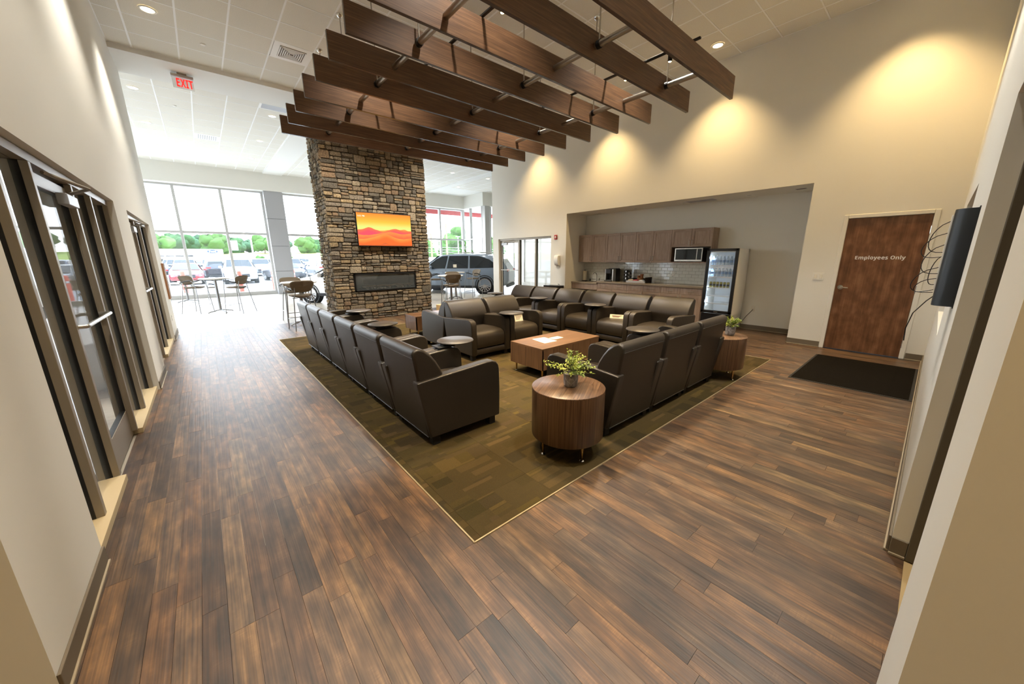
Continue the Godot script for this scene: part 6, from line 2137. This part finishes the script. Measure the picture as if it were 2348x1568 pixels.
	for q in [[13.0, -128.0], [30.0, -126.0], [22.0, -140.0]]:
		make_tree("small round bush standing on the grass field", Vector3(q[0], 0.3, q[1]), 2.2, 1.4, 400 + int(q[0]), lin(96, 140, 70))

# ---------------------------------------------------------------- small things
func bush(at: Vector3, label: String, seed_: int, size: float) -> void:
	var t := thing("potted_plant", label, "potted plant", at)
	part(t, "pot", MB.new().lathe([Vector2(0, 0), Vector2(0.044, 0.0), Vector2(0.05, 0.006), Vector2(0.057, 0.03), Vector2(0.06, 0.11), Vector2(0.055, 0.11), Vector2(0.052, 0.095), Vector2(0, 0.095)], Vector3.ZERO, 26), M.concrete_pot)
	var r := RandomNumberGenerator.new()
	r.seed = seed_
	for k in 34:
		var a := r.randf() * TAU
		var el := r.randf_range(0.05, 1.0)
		var out := size * sqrt(1.0 - el * el) * r.randf_range(0.75, 1.15)
		var tip := Vector3(cos(a) * out, 0.13 + el * size * 0.82 * r.randf_range(0.8, 1.1), sin(a) * out)
		var mid := Vector3(tip.x * 0.4, 0.1 + (tip.y - 0.1) * 0.65, tip.z * 0.4)
		var s := part(t, "sprig", MB.new().tube([Vector3(0, 0.09, 0), mid, tip], 0.0013, 4, false), M.stem)
		var lv := MB.new()
		for j in 22:
			var f := r.randf_range(0.35, 1.05)
			var p := (Vector3(0, 0.09, 0).lerp(mid, f / 0.5) if f < 0.5 else mid.lerp(tip, (f - 0.5) * 2.0))
			var d := Vector3(r.randf_range(-1, 1), r.randf_range(-0.4, 1.0), r.randf_range(-1, 1)).normalized()
			leaf_into(lv, p, d, r.randf_range(0.016, 0.028), r.randf_range(0.01, 0.016))
		part(s, "leaves", lv, M["leaf%d" % (r.randi() % 3)]).set_meta("kind", "stuff")

func build_small() -> void:
	bush(Vector3(2.11, 0.562, -1.76), "small bushy green plant in a grey marbled pot on the round table", 31, 0.19)
	bush(Vector3(5.12, 0.562, -1.62), "small yellow green plant on the round table by the niche", 32, 0.13)
	# papers on the coffee table
	var pp := func(called: String, label: String, q: Array, m: Material) -> void:
		var b := MB.new()
		var lo := []
		for p in q: lo.append(Vector3(p[0], 0.4272, p[1]))
		b.flat(lo, Vector3.UP)
		var hi := []
		for p in q: hi.append(Vector3(p[0], 0.4285, p[1]))
		b.flat(hi, Vector3.UP)
		for k in 4:
			b.flat([lo[k], lo[(k + 1) % 4], hi[(k + 1) % 4], hi[k]], (lo[k] - (lo[0] + lo[2]) * 0.5))
		single(called, label, "paper", b, m)
	pp.call("paper_sheet", "larger cream paper sheet lying on the coffee table", [[3.437, -3.596], [3.651, -3.572], [3.62, -3.29], [3.387, -3.301]], M.paper)
	pp.call("paper_sheet", "smaller cream paper sheet half covered on the coffee table", [[3.665, -3.49], [3.851, -3.491], [3.848, -3.368], [3.665, -3.37]], M.paper_old)
	# cards standing on seats
	var card := func(at: Vector3, turn: float, label: String, w: float, h: float) -> void:
		var t := thing("seat_card", label, "card", at, turn)
		var f := MB.new()
		f.xf = Transform3D(Basis(Vector3.RIGHT, -0.3), Vector3.ZERO)
		part(t, "front_leaf", f.box(Vector3(0, h * 0.5, 0.0), Vector3(w, h, 0.002)), M.paper)
		var bk := MB.new()
		bk.xf = Transform3D(Basis(Vector3.RIGHT, 0.3), Vector3(0, 0, -0.06))
		part(t, "rear_leaf", bk.box(Vector3(0, h * 0.5, 0.0), Vector3(w, h, 0.002)), M.paper_old)
		for k in 3:
			var ln := MB.new()
			ln.xf = f.xf
			part(t, "print_line", ln.box(Vector3(-0.01 * k, h * (0.7 - 0.18 * k), 0.0015), Vector3(w * (0.7 - 0.12 * k), 0.008, 0.001)), M.card_print)
	card.call(Vector3(4.2, 0.448, -4.74), -0.15, "small printed card standing on the armchair facing the coffee table", 0.17, 0.12)
	card.call(Vector3(5.72, 0.45, -3.72), -1.2, "white printed card lying on the second seat of the kitchenette row", 0.26, 0.07)
	card.call(Vector3(5.75, 0.45, -5.15), -1.4, "small printed card standing on a middle seat of the kitchenette row", 0.15, 0.11)
	var bx := thing("wooden_box", "small wooden box with a teal picture on the showroom floor beside the chimney", "box", Vector3(5.08, 0, -8.95), 0.3)
	part(bx, "case", MB.new().box(Vector3(0, 0.14, 0), Vector3(0.36, 0.28, 0.3), 0.006), mat("box_wood", rgb(206, 176, 128), 0.7))
	part(bx, "picture", MB.new().box(Vector3(0, 0.15, 0.151), Vector3(0.16, 0.14, 0.003)), mat("teal", rgb(70, 130, 136), 0.6))
